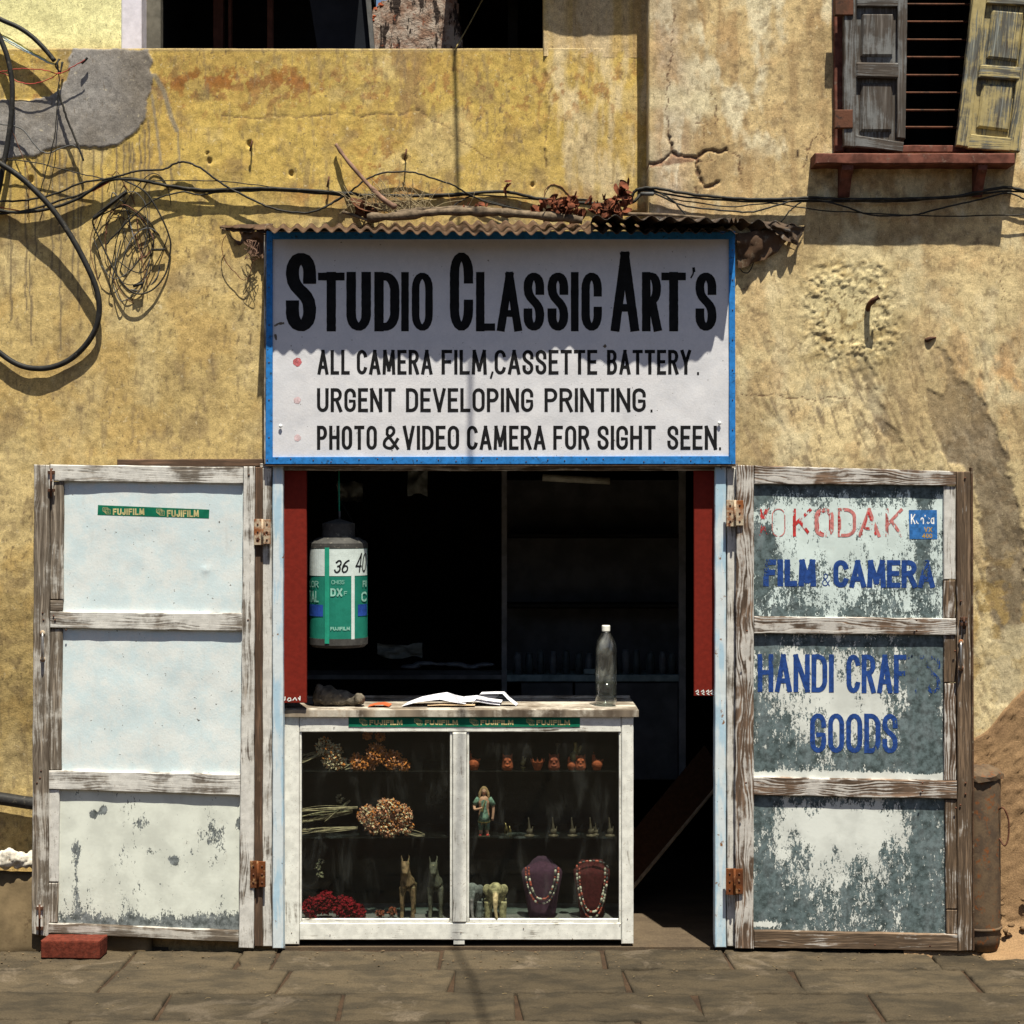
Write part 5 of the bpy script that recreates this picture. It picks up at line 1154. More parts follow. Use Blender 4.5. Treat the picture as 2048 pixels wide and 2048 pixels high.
cable('wire', c1([(-40, 680), (0, 685), (120, 710), (200, 810), (260, 845), (330, 820), (400, 800), (440, 830)]), -.03, .0026, M['wiregrey'], 'grey wire drooping along the lower edge of the cement patch', 'wire')
cable('wire', c1([(60, 700), (110, 830), (150, 940), (160, 1080), (150, 1200)]), -.03, .0016, M['wirebrown'], 'thin brown wire crossing below the cement patch', 'wire')
m = MB()
for k in range(3): m.tube(catmull([P(118 + random.uniform(-3, 3), 118, .01), P(112 + random.uniform(-6, 6), 130, .0), P(120, 142 + random.uniform(0, 6), .01), P(124 + random.uniform(-3, 3), 124, .02)], 6), .0028, 6)
tag(m.build('wire_knot', M['cable'], None, True), 'knot of black wires above the cement patch', 'wire')
# wire coil
m = MB(); m2 = MB(); m3 = MB()
outer = [(690, 170), (800, 230), (880, 350), (935, 480), (940, 560), (915, 680), (850, 765), (770, 795), (700, 762), (640, 680), (590, 580), (540, 470), (512, 395), (545, 345), (620, 290), (690, 235)]
m.tube(catmull([P(a / 2.76, b / 2.76 + 300, -.0 - .01 * math.sin(i)) for i, (a, b) in enumerate(outer)], 6), .0034, 8)
m.tube(catmull([P(a / 2.76, b / 2.76 + 300, .0) for a, b in [(515, 378), (560, 345), (620, 290), (700, 228)]], 6), .0085, 8)
m.tube([P(840 / 2.76, 551 / 2.76 + 300, .0), P(912 / 2.76, 549 / 2.76 + 300, .0)], .005, 8); m.tube([P(735 / 2.76, 752 / 2.76 + 300, .0), P(790 / 2.76, 735 / 2.76 + 300, .0)], .006, 8)
for k in range(13):
    cx = random.uniform(640, 800); cy = random.uniform(380, 640); rx = random.uniform(60, 175); ry = random.uniform(110, 290); ph = random.uniform(0, 6.28); sw = random.uniform(2.6, 6.0); tl = random.uniform(-.7, .6)
    pts = []
    for i in range(9):
        a = ph + sw * i / 8; ex = rx * math.cos(a) * random.uniform(.9, 1.1); ez = ry * math.sin(a) * random.uniform(.9, 1.1)
        pts.append(P((cx + ex * math.cos(tl) - ez * math.sin(tl) * .4) / 2.76, (cy + ez) / 2.76 + 300, random.uniform(-.005, .035)))
    (m, m2, m3)[k % 3].tube(catmull(pts, 6), random.uniform(.0014, .0026), 6)
coil = empty('wire_coil', P(270, 600, -.05), 'tangled coil of loose wires hanging beside the big hose loop', 'wire coil')
m.build('black_wire', M['cable'], coil, True); m2.build('grey_wire', M['wiregrey'], coil, True); m3.build('brown_wire', M['wirebrown'], coil, True)
cable('wire', [(452, 470), (444, 490), (450, 520), (470, 545), (488, 560), (500, 550), (503, 528), (512, 518), (500, 520)], -.02, .0016, M['wirebrown'], 'thin brown wire dangling below the left end of the tin roof', 'wire')
m = MB()
for k in range(7): m.tube(catmull([P(500 + random.uniform(-12, 20), 495 + random.uniform(-14, 24), -.03 + random.uniform(-.02, .02)) for _ in range(6)], 5), .0012, 5)
tag(m.build('twig_tangle', M['stick'], None, True), 'dark tangle of twigs under the left end of the tin roof', 'twigs', kind='stuff')
cable('wire', [(1474, 520), (1482, 540), (1496, 545), (1506, 528), (1508, 518)], -.01, .0022, M['cable'], 'short black wire loop under the right end of the tin roof', 'wire')
cable('rope', [(1000, -60, .45), (965, 0, .40), (938, 50, .33), (912, 95, .07), (909, 102, .06), (908, 112, .06)], 0, .0028, simple('old_rope', (.20, .15, .06), .9), 'thin rope slanting down onto the terrace edge', 'rope')
tag(MB().tube(catmull([Vector((-.30, .1, 5.6)), Vector((-.02, -.68, 5.5)), Vector((.16, -1.25, 5.45)), Vector((.30, -2.0, 5.4)), Vector((.41, -2.87, 5.4)), Vector((.8, -7, 5.7))], 6), .009, 8).build('overhead_cable', M['cable'], None, True), 'overhead street cable whose thin shadow crosses sign and pavement', 'cable')

# nails and hooks in the walls
hk = tag(MB().tube(catmull([P(1735, 622, .05), P(1738, 610, .02), P(1748, 600, -.015), P(1757, 594, -.02)], 4), [.011] * 9 + [.009] * 3 + [.012], 8).build('iron_spike', M['iron'], None, True), 'bent rusty iron spike driven into the hacked tan wall', 'iron spike')
tag(MB().tube(catmull([P(1842, 672, .07), P(1852, 680, .045), P(1862, 677, .035), P(1872, 675, .04)], 4), [.004, .005, .006, .008, .009, .010, .010, .009, .008, .006, .005, .004, .003], 7).build('gouge_stub', M['iron'], None, True), 'dark stub standing in for a small wall gouge right of the iron spike', 'wall gouge')  # iron-coloured stub added in place of a small dark gouge
for (a, b, lb) in ((503, 288, 'small rusty hook on the yellow wall left of the stick'), (812, 305, 'rusty nail stub on the yellow wall above the dry grass'), (657, 360, 'rusty nail on the yellow wall above the roof left end')):
    tag(MB().tube(catmull([P(a, b - 6, .06), P(a + 1, b - 5, .0), P(a - 1, b + 4, -.01), P(a - 3, b + 14, .0)], 3), .0035, 6).build('rusty_nail', M['iron'], None, True), lb, 'nail')

# ================================================================== DISPLAY CASE
YC = .04; s_ = (D + YC) / D
case = empty('display_case', (-.2, .2, 0), 'white wooden glass-fronted display counter in the shop doorway', 'display case')
slab('post', sq(568, 1432, 598, 1889, YC), .03, M['woodCase'], case, bev=.003, step=.05, jit=.001)
slab('post', sq(1243, 1432, 1267, 1888, YC), .03, M['woodCase'], case, bev=.003, step=.05, jit=.001)
slab('top_rail', sq(599, 1432, 1242, 1464, YC + .001), .03, M['woodCase'], case, bev=.003, step=.05, jit=.001)
slab('bottom_rail', sq(599, 1846, 1242, 1880, YC + .001), .03, M['woodCase'], case, bev=.003, step=.05, jit=.001)
slab('mullion', sq(905, 1465, 933, 1845, YC - .002), .03, M['woodCase'], case, bev=.004, step=.05, jit=.001)
slab('foot', sq(907, 1881, 929, 1889, YC + .003), .03, M['woodCase'], case, bev=.001, step=.05)
for (x0, y0, x1, y1) in ((599, 1465, 603, 1845), (900, 1465, 904, 1845), (934, 1465, 938, 1845), (1238, 1465, 1242, 1845), (604, 1838, 899, 1845), (939, 1838, 1237, 1845)):
    slab('glazing_bead', sq(x0, y0, x1, y1, YC + .006), .01, M['woodCase'], case, bev=.0015, step=.1)
zt = pxz(0, 1431, YC)[1]; zb = pxz(0, 1880, YC)[1]; xl, xr = pxz(568, 0, YC)[0], pxz(1267, 0, YC)[0]
YB = YC + .36
top = slab('countertop', [Vector((xl - .025, YC - .012, zt + .029)), Vector((xr + .02, YC - .012, zt + .029)), Vector((xr + .02, YB + .02, zt + .029)), Vector((xl - .025, YB + .02, zt + .029))], .027, M['woodTop'], case, bev=.006, step=.03, jit=.0015)
slab('back_lip', [Vector((xl - .02, YB - .01, zt + .030)), Vector((xr + .01, YB - .01, zt + .030)), Vector((xr + .01, YB - .01, zt + .042)), Vector((xl - .02, YB - .01, zt + .042))], .02, M['woodTop'], case, bev=.002, step=.06)
m = MB(); m.box(xl, xr, YB - .012, YB, zb, zt); m.build('back_panel', M['dark'], case)
MB().box(xl + .001, xl + .014, YC + .032, YB - .013, zb, zt).build('side_panel', M['woodCase'], case); MB().box(xr - .014, xr - .001, YC + .032, YB - .013, zb, zt).build('side_panel', M['woodCase'], case)
zf = pxz(0, 1845, YC)[1]
MB().box(xl + .015, xr - .015, YC + .031, YB - .013, zf - .02, zf).build('base_board', simple('grey_base_board', (.11, .10, .09), .8, sc=20), case)
zs1 = pxz(0, 1541, YC + .04)[1]; zs2 = pxz(0, 1674, YC + .04)[1]
for z in (zs1, zs2): MB().box(xl + .016, xr - .016, YC + .037, YB - .014, z - .005, z).build('shelf', M['shelfglass'], case)
for (a, b) in ((603, 901), (937, 1239)):
    p0 = pxz(a - 3, 1842, YC); p1 = pxz(b + 3, 1462, YC); MB().box(p0[0], p1[0], YC + .018, YC + .021, p0[1], p1[1]).build('glass_pane', M['glass'], case)
nails(case, [(593, 1884), (583, 1866), (668, 1455), (1255, 1838), (1262, 1450), (1047, 1857), (922, 1865), (660, 1870), (1240, 1850), (1145, 1878)], YC - .001, .0022)
st, L = sticker(case, ((697, 1434), (1160, 1435), (1160, 1454), (697, 1454)), YC - .0012, [(739, 1440, 805, 1450), (850, 1440, 916, 1450), (961, 1440, 1027, 1450), (1073, 1440, 1140, 1450)], [(719, 1438, 734, 1450), (829, 1438, 844, 1450), (940, 1438, 956, 1450), (1053, 1438, 1068, 1450)], .0052)
L.build('brand_print', M['gold'], case, YC - .0018, split=False)['kind'] = 'stuff'

# ---- things on the counter
zc = zt + .030
def C(px, Y, z=None): p = P(px, 1024, Y); return Vector((p.x, Y, zc if z is None else z))
bt = empty('water_bottle', C(1212, .13), 'half-full clear plastic water bottle with white cap on the counter', 'bottle')
c = C(1212, .13); r = .0435; Hb = .335
prof = [(.010, 0), (.036, .001), (r, .012), (r, .05), (r * .96, .06), (r, .07), (r, .10), (r * .96, .112), (r, .124), (r * .97, .17), (r, .182), (r * .97, .20), (r, .212), (r * .98, .235), (r * .84, .262), (r * .58, .284), (.016, .298), (.0135, .303)]
MB().lathe(prof, c, 28).build('bottle_body', M['bottle'], bt, True)
MB().lathe([(r * .5, .004), (r * .94, .014), (r * .94, .098)], c, 28).build('water', M['water'], bt, True)
MB().lathe([(.0165, .303), (.017, .305), (.017, .324), (.0155, .327)], c, 20).build('bottle_cap', M['capwhite'], bt)
def sheet(name, pts, label, Yd, mat='paper', lines=True, cat='paper'):
    """folded paper from px profile: list of (px,height above counter); depth Yd=(front,back)"""
    m = MB(); vs = []
    for px, h in pts: a = C(px, Yd[0]); b = C(px + Yd[2], Yd[1]); vs += [Vector((a.x, a.y, zc + h)), Vector((b.x, b.y, zc + h * Yd[3] + .002))]
    off = len(vs); vs += [v - Vector((0, 0, .001)) for v in vs]; n = len(pts)
    fs = [(2 * i, 2 * i + 2, 2 * i + 3, 2 * i + 1) for i in range(n - 1)] + [(off + 2 * i, off + 2 * i + 1, off + 2 * i + 3, off + 2 * i + 2) for i in range(n - 1)]
    fs += [(2 * i, off + 2 * i, off + 2 * i + 2, 2 * i + 2) for i in range(n - 1)]
    m.add(vs, fs); return tag(m.build(name, M[mat], None), label, cat)
sheet('newspaper', [(803, .003), (830, .018), (858, .026), (880, .031), (900, .022), (930, .012)], 'curled newspaper sheet lying at the left of the paper pile', (.08, .22, 14, 1.4))
sheet('newspaper', [(905, .004), (925, .018), (950, .022), (975, .012), (1000, .006)], 'flat newspaper sheet under the folded leaflet', (.10, .26, 5, 1.2))
sheet('leaflet', [(942, .006), (953, .033), (960, .05), (985, .052), (1005, .052), (1015, .03), (1032, .003)], 'printed leaflet folded up like a tent on the counter', (.10, .16, 4, 1.0))
m = MB(); 
for k in range(5):
    a = C(958 + k, .0985); b = C(998 - k * 3, .0985); m.box(a.x, b.x, .0985, .0992, zc + .046 - k * .006, zc + .0472 - k * .006)
m.build('printed_lines', M['papergrey'], bpy.data.objects['leaflet'])
sheet('cream_card', [(855, .006), (880, .009), (920, .008), (950, .007)], 'cream card under the newspapers', (.07, .12, 0, 1), 'boardedge', cat='card')
sheet('flat_packet', [(735, .003), (750, .010), (765, .012), (778, .004)], 'crumpled orange-red packet lying beside the cloth bundle', (.06, .14, 6, 1), 'paperred', cat='packet')
m = MB()
for (px, rx, rz, dx) in ((655, .05, .045, 0), (680, .055, .036, 0), (705, .036, .026, 0), (640, .03, .05, 0), (715, .03, .024, 0)):
    cc = C(px, .13); m.ball((cc.x, .13 + random.uniform(-.01, .01), zc + rz * .8), rx, 12, sx=1, sy=1.0, sz=rz / rx)
m.ball((C(718, .1).x, .10, zc + .028), .024, 10)
o = m.build('cloth_bundle', M['bundle'], None, remesh=.005); tag(o, 'grubby dark cloth bundle on the left end of the counter', 'cloth bundle')
tx = bpy.data.textures.new('crumple', 'CLOUDS'); tx.noise_scale = .03; dm = o.modifiers.new('crumple', 'DISPLACE'); dm.texture = tx; dm.strength = .02

# ---- hanging film canister
YK = .12; cK = P(677, 1180, YK); rK = .118
can = empty('film_canister', (cK.x, YK, P(0, 1283, YK).z), 'giant green and white film canister advertisement hanging in the doorway', 'hanging advertisement')
zk = lambda py: P(0, py, YK)[2]
def cyl(y0, y1, r, n=48): return [(r, zk(y1) - zk(1283)), (r, zk(y0) - zk(1283))]
base = (cK.x, YK, zk(1283))
MB().lathe([(rK - .004, zk(1286) - base[2]), (rK, zk(1284) - base[2]), (rK, zk(1094) - base[2]), (rK - .004, zk(1092) - base[2])], base, 64).build('drum', M['cangreen'], can, False)
MB().lathe([(rK * .93, zk(1081) - base[2]), (rK * 1.01, zk(1086) - base[2]), (rK * 1.01, zk(1091) - base[2]), (rK * .985, zk(1095) - base[2])][::-1], base, 48).build('rim', M['cancap'], can)
MB().lathe([(rK * 1.012, zk(1096) - base[2]), (rK * 1.012, zk(1090) - base[2]), (rK * 1.0, zk(1086) - base[2]), (rK * .72, zk(1075) - base[2]), (rK * .58, zk(1075) - base[2]), (rK * .56, zk(1060) - base[2]), (rK * .57, zk(1047) - base[2]), (rK * .3, zk(1042) - base[2]), (rK * .08, zk(1038) - base[2])], base, 48).build('cap', M['cancap'], can, False)
MB().lathe([(rK * .9, zk(1293) - base[2]), (rK * 1.01, zk(1287) - base[2]), (rK * 1.01, zk(1274) - base[2])], base, 48).build('rim', M['cancap'], can)
def cang(px): return math.asin(max(-.999, min(.999, (px - 677) / 58.)))
def band(name, x0, x1, y0, y1, mat, dr):
    a0, a1 = cang(x0), cang(x1); n = max(2, int((a1 - a0) / .1)); r = rK + dr; vs = []
    for i in range(n + 1):
        a = a0 + (a1 - a0) * i / n
        for y in (y0, y1): vs.append((cK.x + r * math.sin(a), YK - r * math.cos(a), zk(y)))
    mesh_np(name, vs, [(2 * i, 2 * i + 1, 2 * i + 3, 2 * i + 2) for i in range(n)], mat, can)
band('label_band', 619.5, 734.5, 1097, 1150, M['canwhite'], .0008)
band('label_stripe', 656, 665, 1094, 1283, M['cangreen2'], .0035)
band('label_stripe', 707, 713, 1150, 1275, M['canwhite'], .0012)
band('label_block', 620, 652, 1207, 1230, M['canblue'], .0012); band('label_block', 719, 734.3, 1207, 1230, M['canblue'], .0012)
def can_text(items, mat, dr=.0018, name='can_print'):
    L = Letters()
    for (txt, x0, y0, x1, y1, t, sh) in items:
        # px laid out along the arc length
        X = lambda px: cang(px) * rK
        L.word(txt, X(x0), X(x1), zk(y1), zk(y0), t, gap=.5, shear=sh, wob=0)
    def warp(x, y, z): a = x / rK; a = max(-1.5, min(1.5, a)); r = rK + dr - y; return (cK.x + r * math.sin(a), YK - r * math.cos(a), z)
    L.build(name, mat, can, 0, warp=warp, split=False)['kind'] = 'stuff'
can_text([('36', 673, 1118, 700, 1144, .006, .22), ('40', 713, 1105, 732, 1143, .006, .18)], M['black'])
can_text([('CH135', 669, 1158, 694, 1166, .0018, 0), ('FUJIFILM', 667, 1250, 704, 1257, .003, 0), ('LOR', 623, 1160, 643, 1173, .004, 0), ('TAL', 622, 1180, 643, 1202, .006, 0), ('FU', 727, 1160, 733.6, 1173, .006, 0), ('C', 725, 1182, 733.5, 1202, .008, 0)], M['canmint'])
can_text([('DX', 667, 1174, 690, 1190, .007, 0), ('F', 693, 1180, 699, 1188, .002, 0)], M['canmint'])
L = None
MB().tube([P(678, 930, YK), P(678, 985, YK), P(679, 1040, YK)], .003, 8).build('cord', M['cangreen2'], can, True)
MB().tube([P(680, 1000, YK), P(708, 1048, YK), P(722, 1078, YK)], .0008, 5).build('thread', M['cable'], can, True)
MB().tube([P(679, 1022, YK), P(679, 1038, YK)], .004, 8).build('hook', M['wiregrey'], can, True)

# ---- things in the case (left bay)
def dried(name, label, px, Y, z, heads, stems, mats, cat='dried flowers', size=.012):
    o = empty(name, (P(px, 0, Y).x, Y, z), label, cat)
    ms = [MB() for _ in mats]; k = 0
    for (hx, hz, r, n) in heads:
        cx = P(hx, 0, Y).x; r *= 1.3; n = int(n * 2.6)
        for _ in range(n):
            u = Vector((random.gauss(0, 1), random.gauss(0, 1), random.gauss(0, 1))).normalized() * r * random.uniform(.6, 1)
            c_ = Vector((cx, Y, hz)) + Vector((u.x, u.y * .8, u.z)); m_ = ms[k % len(ms)] if random.random() < .8 else ms[0]; k += 1
            if c_.z < z + .002: c_.z = z + .002
            leaf_faces(m_, c_, size * .72, 2, (.002, .002, .002))
    for m_, mt in zip(ms, mats): m_.build('petals', mt, o)['kind'] = 'stuff'
    if stems:
        m_ = MB()
        for (x0, za, x1, zb_, n, sp) in stems:
            for _ in range(n):
                a = Vector((P(x0, 0, Y).x, Y + random.uniform(-.03, .03), za + random.uniform(-sp, sp))); b = Vector((P(x1, 0, Y).x, Y + random.uniform(-.015, .015), zb_ + random.uniform(-sp * .4, sp * .4)))
                a.z = max(a.z, z + .002)
                m_.tube(catmull([a, a.lerp(b, .4) + Vector((0, 0, random.uniform(-.01, .01))), b], 4), random.uniform(.0008, .002), 5)
        m_.build('stems', M['stem'], o)['kind'] = 'stuff'
    return o
YI = YC + .058
Z = lambda py, Y=YI: P(0, py, Y).z
dried('dried_flowers', 'cream dried flower bunch at the left end of the top shelf', 650, YI, zs1, [(648, Z(1492), .030, 60), (668, Z(1505), .030, 60), (660, Z(1522), .026, 60), (680, Z(1526), .022, 40)], [(604, Z(1515), 645, Z(1505), 9, .03)], [M['cream'], M['cream'], M['orange']])
dried('dried_flowers', 'orange dried flower bunch in the middle of the top shelf', 740, YI, zs1, [(715, Z(1525), .030, 70), (752, Z(1508), .036, 110), (785, Z(1520), .032, 100), (808, Z(1530), .020, 40), (735, Z(1530), .024, 50)], [(690, Z(1535), 730, Z(1520), 6, .015)], [M['orange'], M['orange'], M['pink']])
tag(dried('dried_flowers', 'small orange dried flowers hanging just under the counter top', 750, YI, zs1 + .09, [(735, Z(1470), .016, 30), (760, Z(1473), .016, 30)], None, [M['orange']]))
dried('dried_flowers', 'large pink and orange dried flower bunch on the middle shelf', 770, YI, zs2, [(735, Z(1630), .034, 100), (775, Z(1618), .038, 120), (805, Z(1628), .034, 110), (745, Z(1652), .028, 80), (780, Z(1655), .036, 110), (812, Z(1655), .024, 60)], [(604, Z(1620), 715, Z(1615), 7, .012), (604, Z(1664), 715, Z(1655), 12, .012), (850, Z(1668), 800, Z(1660), 4, .006)], [M['pink'], M['cream'], M['orange']])
dried('dried_twigs', 'bare dry twig bunch at the left of the middle shelf', 640, YI + .05, zs2, [(680, Z(1602), .014, 12)], [(604, Z(1640), 705, Z(1625), 14, .03), (650, Z(1645), 700, Z(1605), 6, .01)], [M['stem']])
dried('red_flowers', 'heap of deep red cloth flowers on the floor of the case', 670, YI, zf, [(625, Z(1815), .032, 110), (650, Z(1805), .034, 110), (690, Z(1815), .036, 140), (715, Z(1825), .026, 90)], None, [M['redpetal']], 'cloth flowers', .02)
dried('shell_pile', 'small pile of brown dried pods beside the red flowers', 770, YI + .02, zf, [(760, Z(1828), .012, 30), (785, Z(1826), .014, 30)], None, [M['clay2'], M['leafdark']], 'dried pods')
dried('cream_pods', 'string of tiny cream pods above the red flowers', 640, YI + .12, zf + .03, [(636, Z(1745), .012, 10), (640, Z(1762), .012, 10), (642, Z(1735), .01, 8)], None, [M['cream']], 'dried pods', .006)

def animal(name, label, px, Y, z, h, mat, cat, kind='horse', group=None):
    """standing carved animal seen from the front, joined into one skin"""
    x = P(px, 0, Y).x; m = MB()
    V = lambda a, b, c: Vector((x + a * h, Y + b * h, z + c * h))
    if kind == 'horse':
        m.tube([V(0, .10, .50), V(0, .0, .52), V(0, -.02, .55), V(.0, .30, .50)], [.08 * h, .115 * h, .115 * h, .10 * h], 12)
        m.tube([V(0, -.02, .52), V(-.02, -.06, .66), V(-.03, -.09, .80)], [.11 * h, .085 * h, .065 * h], 10)
        m.tube([V(-.03, -.06, .86), V(-.03, -.12, .78), V(-.03, -.18, .70)], [.07 * h, .065 * h, .04 * h], 10)
        for sx in (-1, 1):
            m.tube([V(-.03 + sx * .045, -.05, .88), V(-.03 + sx * .06, -.05, .95), V(-.03 + sx * .05, -.06, 1.0)], [.02 * h, .016 * h, .006 * h], 6)
            m.tube([V(sx * .075, -.03, .48), V(sx * .085, -.04, .25), V(sx * .08, -.03, .12), V(sx * .085, -.05, .0)], [.055 * h, .035 * h, .03 * h, .036 * h], 8)
            m.tube([V(sx * .075, .28, .48), V(sx * .085, .32, .25), V(sx * .085, .28, .12), V(sx * .085, .28, .0)], [.06 * h, .035 * h, .03 * h, .036 * h], 8)
    else:
        m.ball(V(0, .15, .60), .30 * h, 14, sx=.95, sy=1.2, sz=.95); m.ball(V(0, -.15, .78), .20 * h, 12, sz=1.05)
        m.tube([V(0, -.30, .75), V(0, -.42, .55), V(.0, -.44, .3), V(.04, -.46, .08)], [.10 * h, .075 * h, .05 * h, .035 * h], 9)
        for sx in (-1, 1):
            m.ball(V(sx * .22, -.10, .78), .13 * h, 10, sy=.35, sz=1.2)
            m.tube([V(sx * .19, -.02, .45), V(sx * .19, -.03, .0)], [.12 * h, .10 * h], 10); m.tube([V(sx * .19, .34, .45), V(sx * .19, .34, .0)], [.12 * h, .10 * h], 10)
    o = m.build(name, mat, None, remesh=max(.0022, h * .016)); return tag(o, label, cat, group)
animal('carved_horse', 'taller brown carved horse left of the case mullion', 815, YI + .02, zf, .265, M['carved'], 'carved horse')
animal('carved_horse', 'dark painted carved horse nearest the case mullion', 871, YI + .02, zf, .262, M['carvedblue'], 'carved horse')
animal('carved_elephant', 'grey carved elephant figure half hidden by the case mullion', 944, YI + .03, zf, .148, M['greyfig'], 'elephant figure', 'elephant')
animal('carved_elephant', 'ivory and gold carved elephant left of the plum necklace bust', 991, YI + .02, zf, .152, M['elephant'], 'elephant figure', 'elephant')

# ---- right bay: top shelf clay pieces
def clay(name, label, px, h, parts, mat, Y=YI, z=None, cat='clay figure', rm=.002):
    z = zs1 if z is None else z; x = P(px, 0, Y).x; m = MB()
    for p in parts:
        if p[0] == 'b': m.ball((x + p[1] * h, Y + p[2] * h, z + p[3] * h), p[4] * h, 14, *(p[5:] or ()))
        elif p[0] == 'l': m.lathe([(a * h, b * h) for a, b in p[1]], (x, Y, z), 16)
        elif p[0] == 't': m.tube([(x + a * h, Y + b * h, z + c_ * h) for a, b, c_ in p[1]], [q_ * h for q_ in p[2]], 8)
    return tag(m.build(name, mat, None, remesh=rm), label, cat)
bird = [('b', 0, 0, .32, .33), ('l', [(.2, 0), (.24, .06)]), ('t', [(-.15, 0, .5), (-.2, -.02, .75), (-.2, -.03, .88)], [.16, .1, .11]), ('t', [(-.2, -.05, .88), (-.22, -.2, .85)], [.05, .015]), ('t', [(.2, .05, .45), (.38, .08, .6)], [.1, .04]), ('t', [(-.2, 0, .95), (-.18, .02, 1.04)], [.05, .02])]
owl = [('l', [(.28, 0), (.36, .15), (.34, .5), (.28, .8), (.12, .92)]), ('t', [(-.22, 0, .8), (-.3, 0, 1.0)], [.09, .02]), ('t', [(.22, 0, .8), (.3, 0, 1.0)], [.09, .02]), ('b', -.13, -.27, .62, .1), ('b', .13, -.27, .62, .1), ('b', 0, -.34, .48, .06), ('t', [(-.15, -.33, .3), (0, -.36, .26), (.15, -.33, .3)], [.04, .05, .04])]
clay('clay_duck_pot', 'round terracotta duck pot beside the case mullion on the top shelf', 947, .075, bird, M['clay'])
clay('clay_owl_mask', 'horned terracotta face pot on the top shelf', 1015, .066, owl, M['clay'])
clay('clay_bowl', 'terracotta bowl with a jagged leaf rim on the top shelf', 1075, .05, [('l', [(.25, 0), (.42, .35), (.52, .7), (.46, .72), (.36, .4), (.05, .3)])] + [('t', [(.48 * math.cos(a), .48 * math.sin(a), .65), (.56 * math.cos(a), .56 * math.sin(a), .95)], [.1, .03]) for a in [k * .785 for k in range(8)]], M['clay'], rm=.0016)
clay('clay_owl', 'dark terracotta owl on the top shelf, right of the bowl', 1108, .068, owl, M['clay2'])
clay('clay_bird', 'small slim terracotta bird left of the round red pot', 1143, .055, bird, M['clay'])
clay('clay_owl', 'red terracotta owl pot between the slim bird and the patterned duck', 1161, .064, owl, M['clay'])
clay('clay_bird', 'patterned terracotta duck at the right end of the top shelf', 1194, .070, bird, M['clay'])
pea = [('l', [(.2, 0), (.22, .08), (.05, .15)]), ('b', 0, 0, .4, .2), ('t', [(0, 0, .5), (.03, -.05, .75), (0, -.06, .95)], [.12, .07, .08]), ('t', [(.1, .05, .5), (.25, .1, .8)], [.1, .05])]
clay('brass_figure', 'tiny brass figure between the face pot and the bowl', 1046, .05, pea, M['brass'], YI + .06, cat='brass figure', rm=.0014)
clay('brass_figure', 'brass bird rising behind the slim terracotta bird', 1150, .105, pea, M['brass'], YI + .10, cat='brass figure')
clay('brass_figure', 'thin brass finial behind the dark terracotta owl', 1114, .095, [('t', [(0, 0, 0), (0, 0, .9)], [.05, .03]), ('b', 0, 0, .95, .07), ('l', [(.2, 0), (.12, .08)])], M['bronze'], YI + .10, cat='brass figure')
# middle shelf: veenas and small deer
veena = [('l', [(.26, 0), (.27, .06), (.10, .10)]), ('b', 0, 0, .24, .17, 1, .7, 1), ('t', [(0, 0, .3), (-.03, 0, .7), (-.05, 0, .95)], [.10, .045, .03]), ('b', -.05, 0, .93, .045), ('t', [(.12, 0, .2), (.17, 0, .5)], [.05, .03])]
for k, (a, lb) in enumerate(((1059, 'small bronze lute ornament nearest the robed figurine'), (1107, 'small bronze lute ornament, second from the robed figurine'), (1145, 'small bronze lute ornament in the middle of the row'), (1182, 'small bronze lute ornament, fourth in the row'), (1220, 'small bronze lute ornament at the right end of the row'))):
    clay('bronze_lute', lb, a, .078, veena, M['bronze'], YI, zs2, 'bronze ornament', .0016)['group'] = 'bronze lute ornaments on the middle shelf'
clay('bronze_lute', 'slim bronze ornament just behind the fourth lute', 1192, .05, veena, M['bronze'], YI + .03, zs2, 'bronze ornament', .0016)
animal('brass_deer', 'tiny brass deer behind the lit one on the middle shelf', 1012, YI + .05, zs2, .05, M['brass'], 'brass deer')
animal('brass_deer', 'tiny brass deer in front, right of the robed figurine', 1020, YI, zs2, .046, M['brass'], 'brass deer')
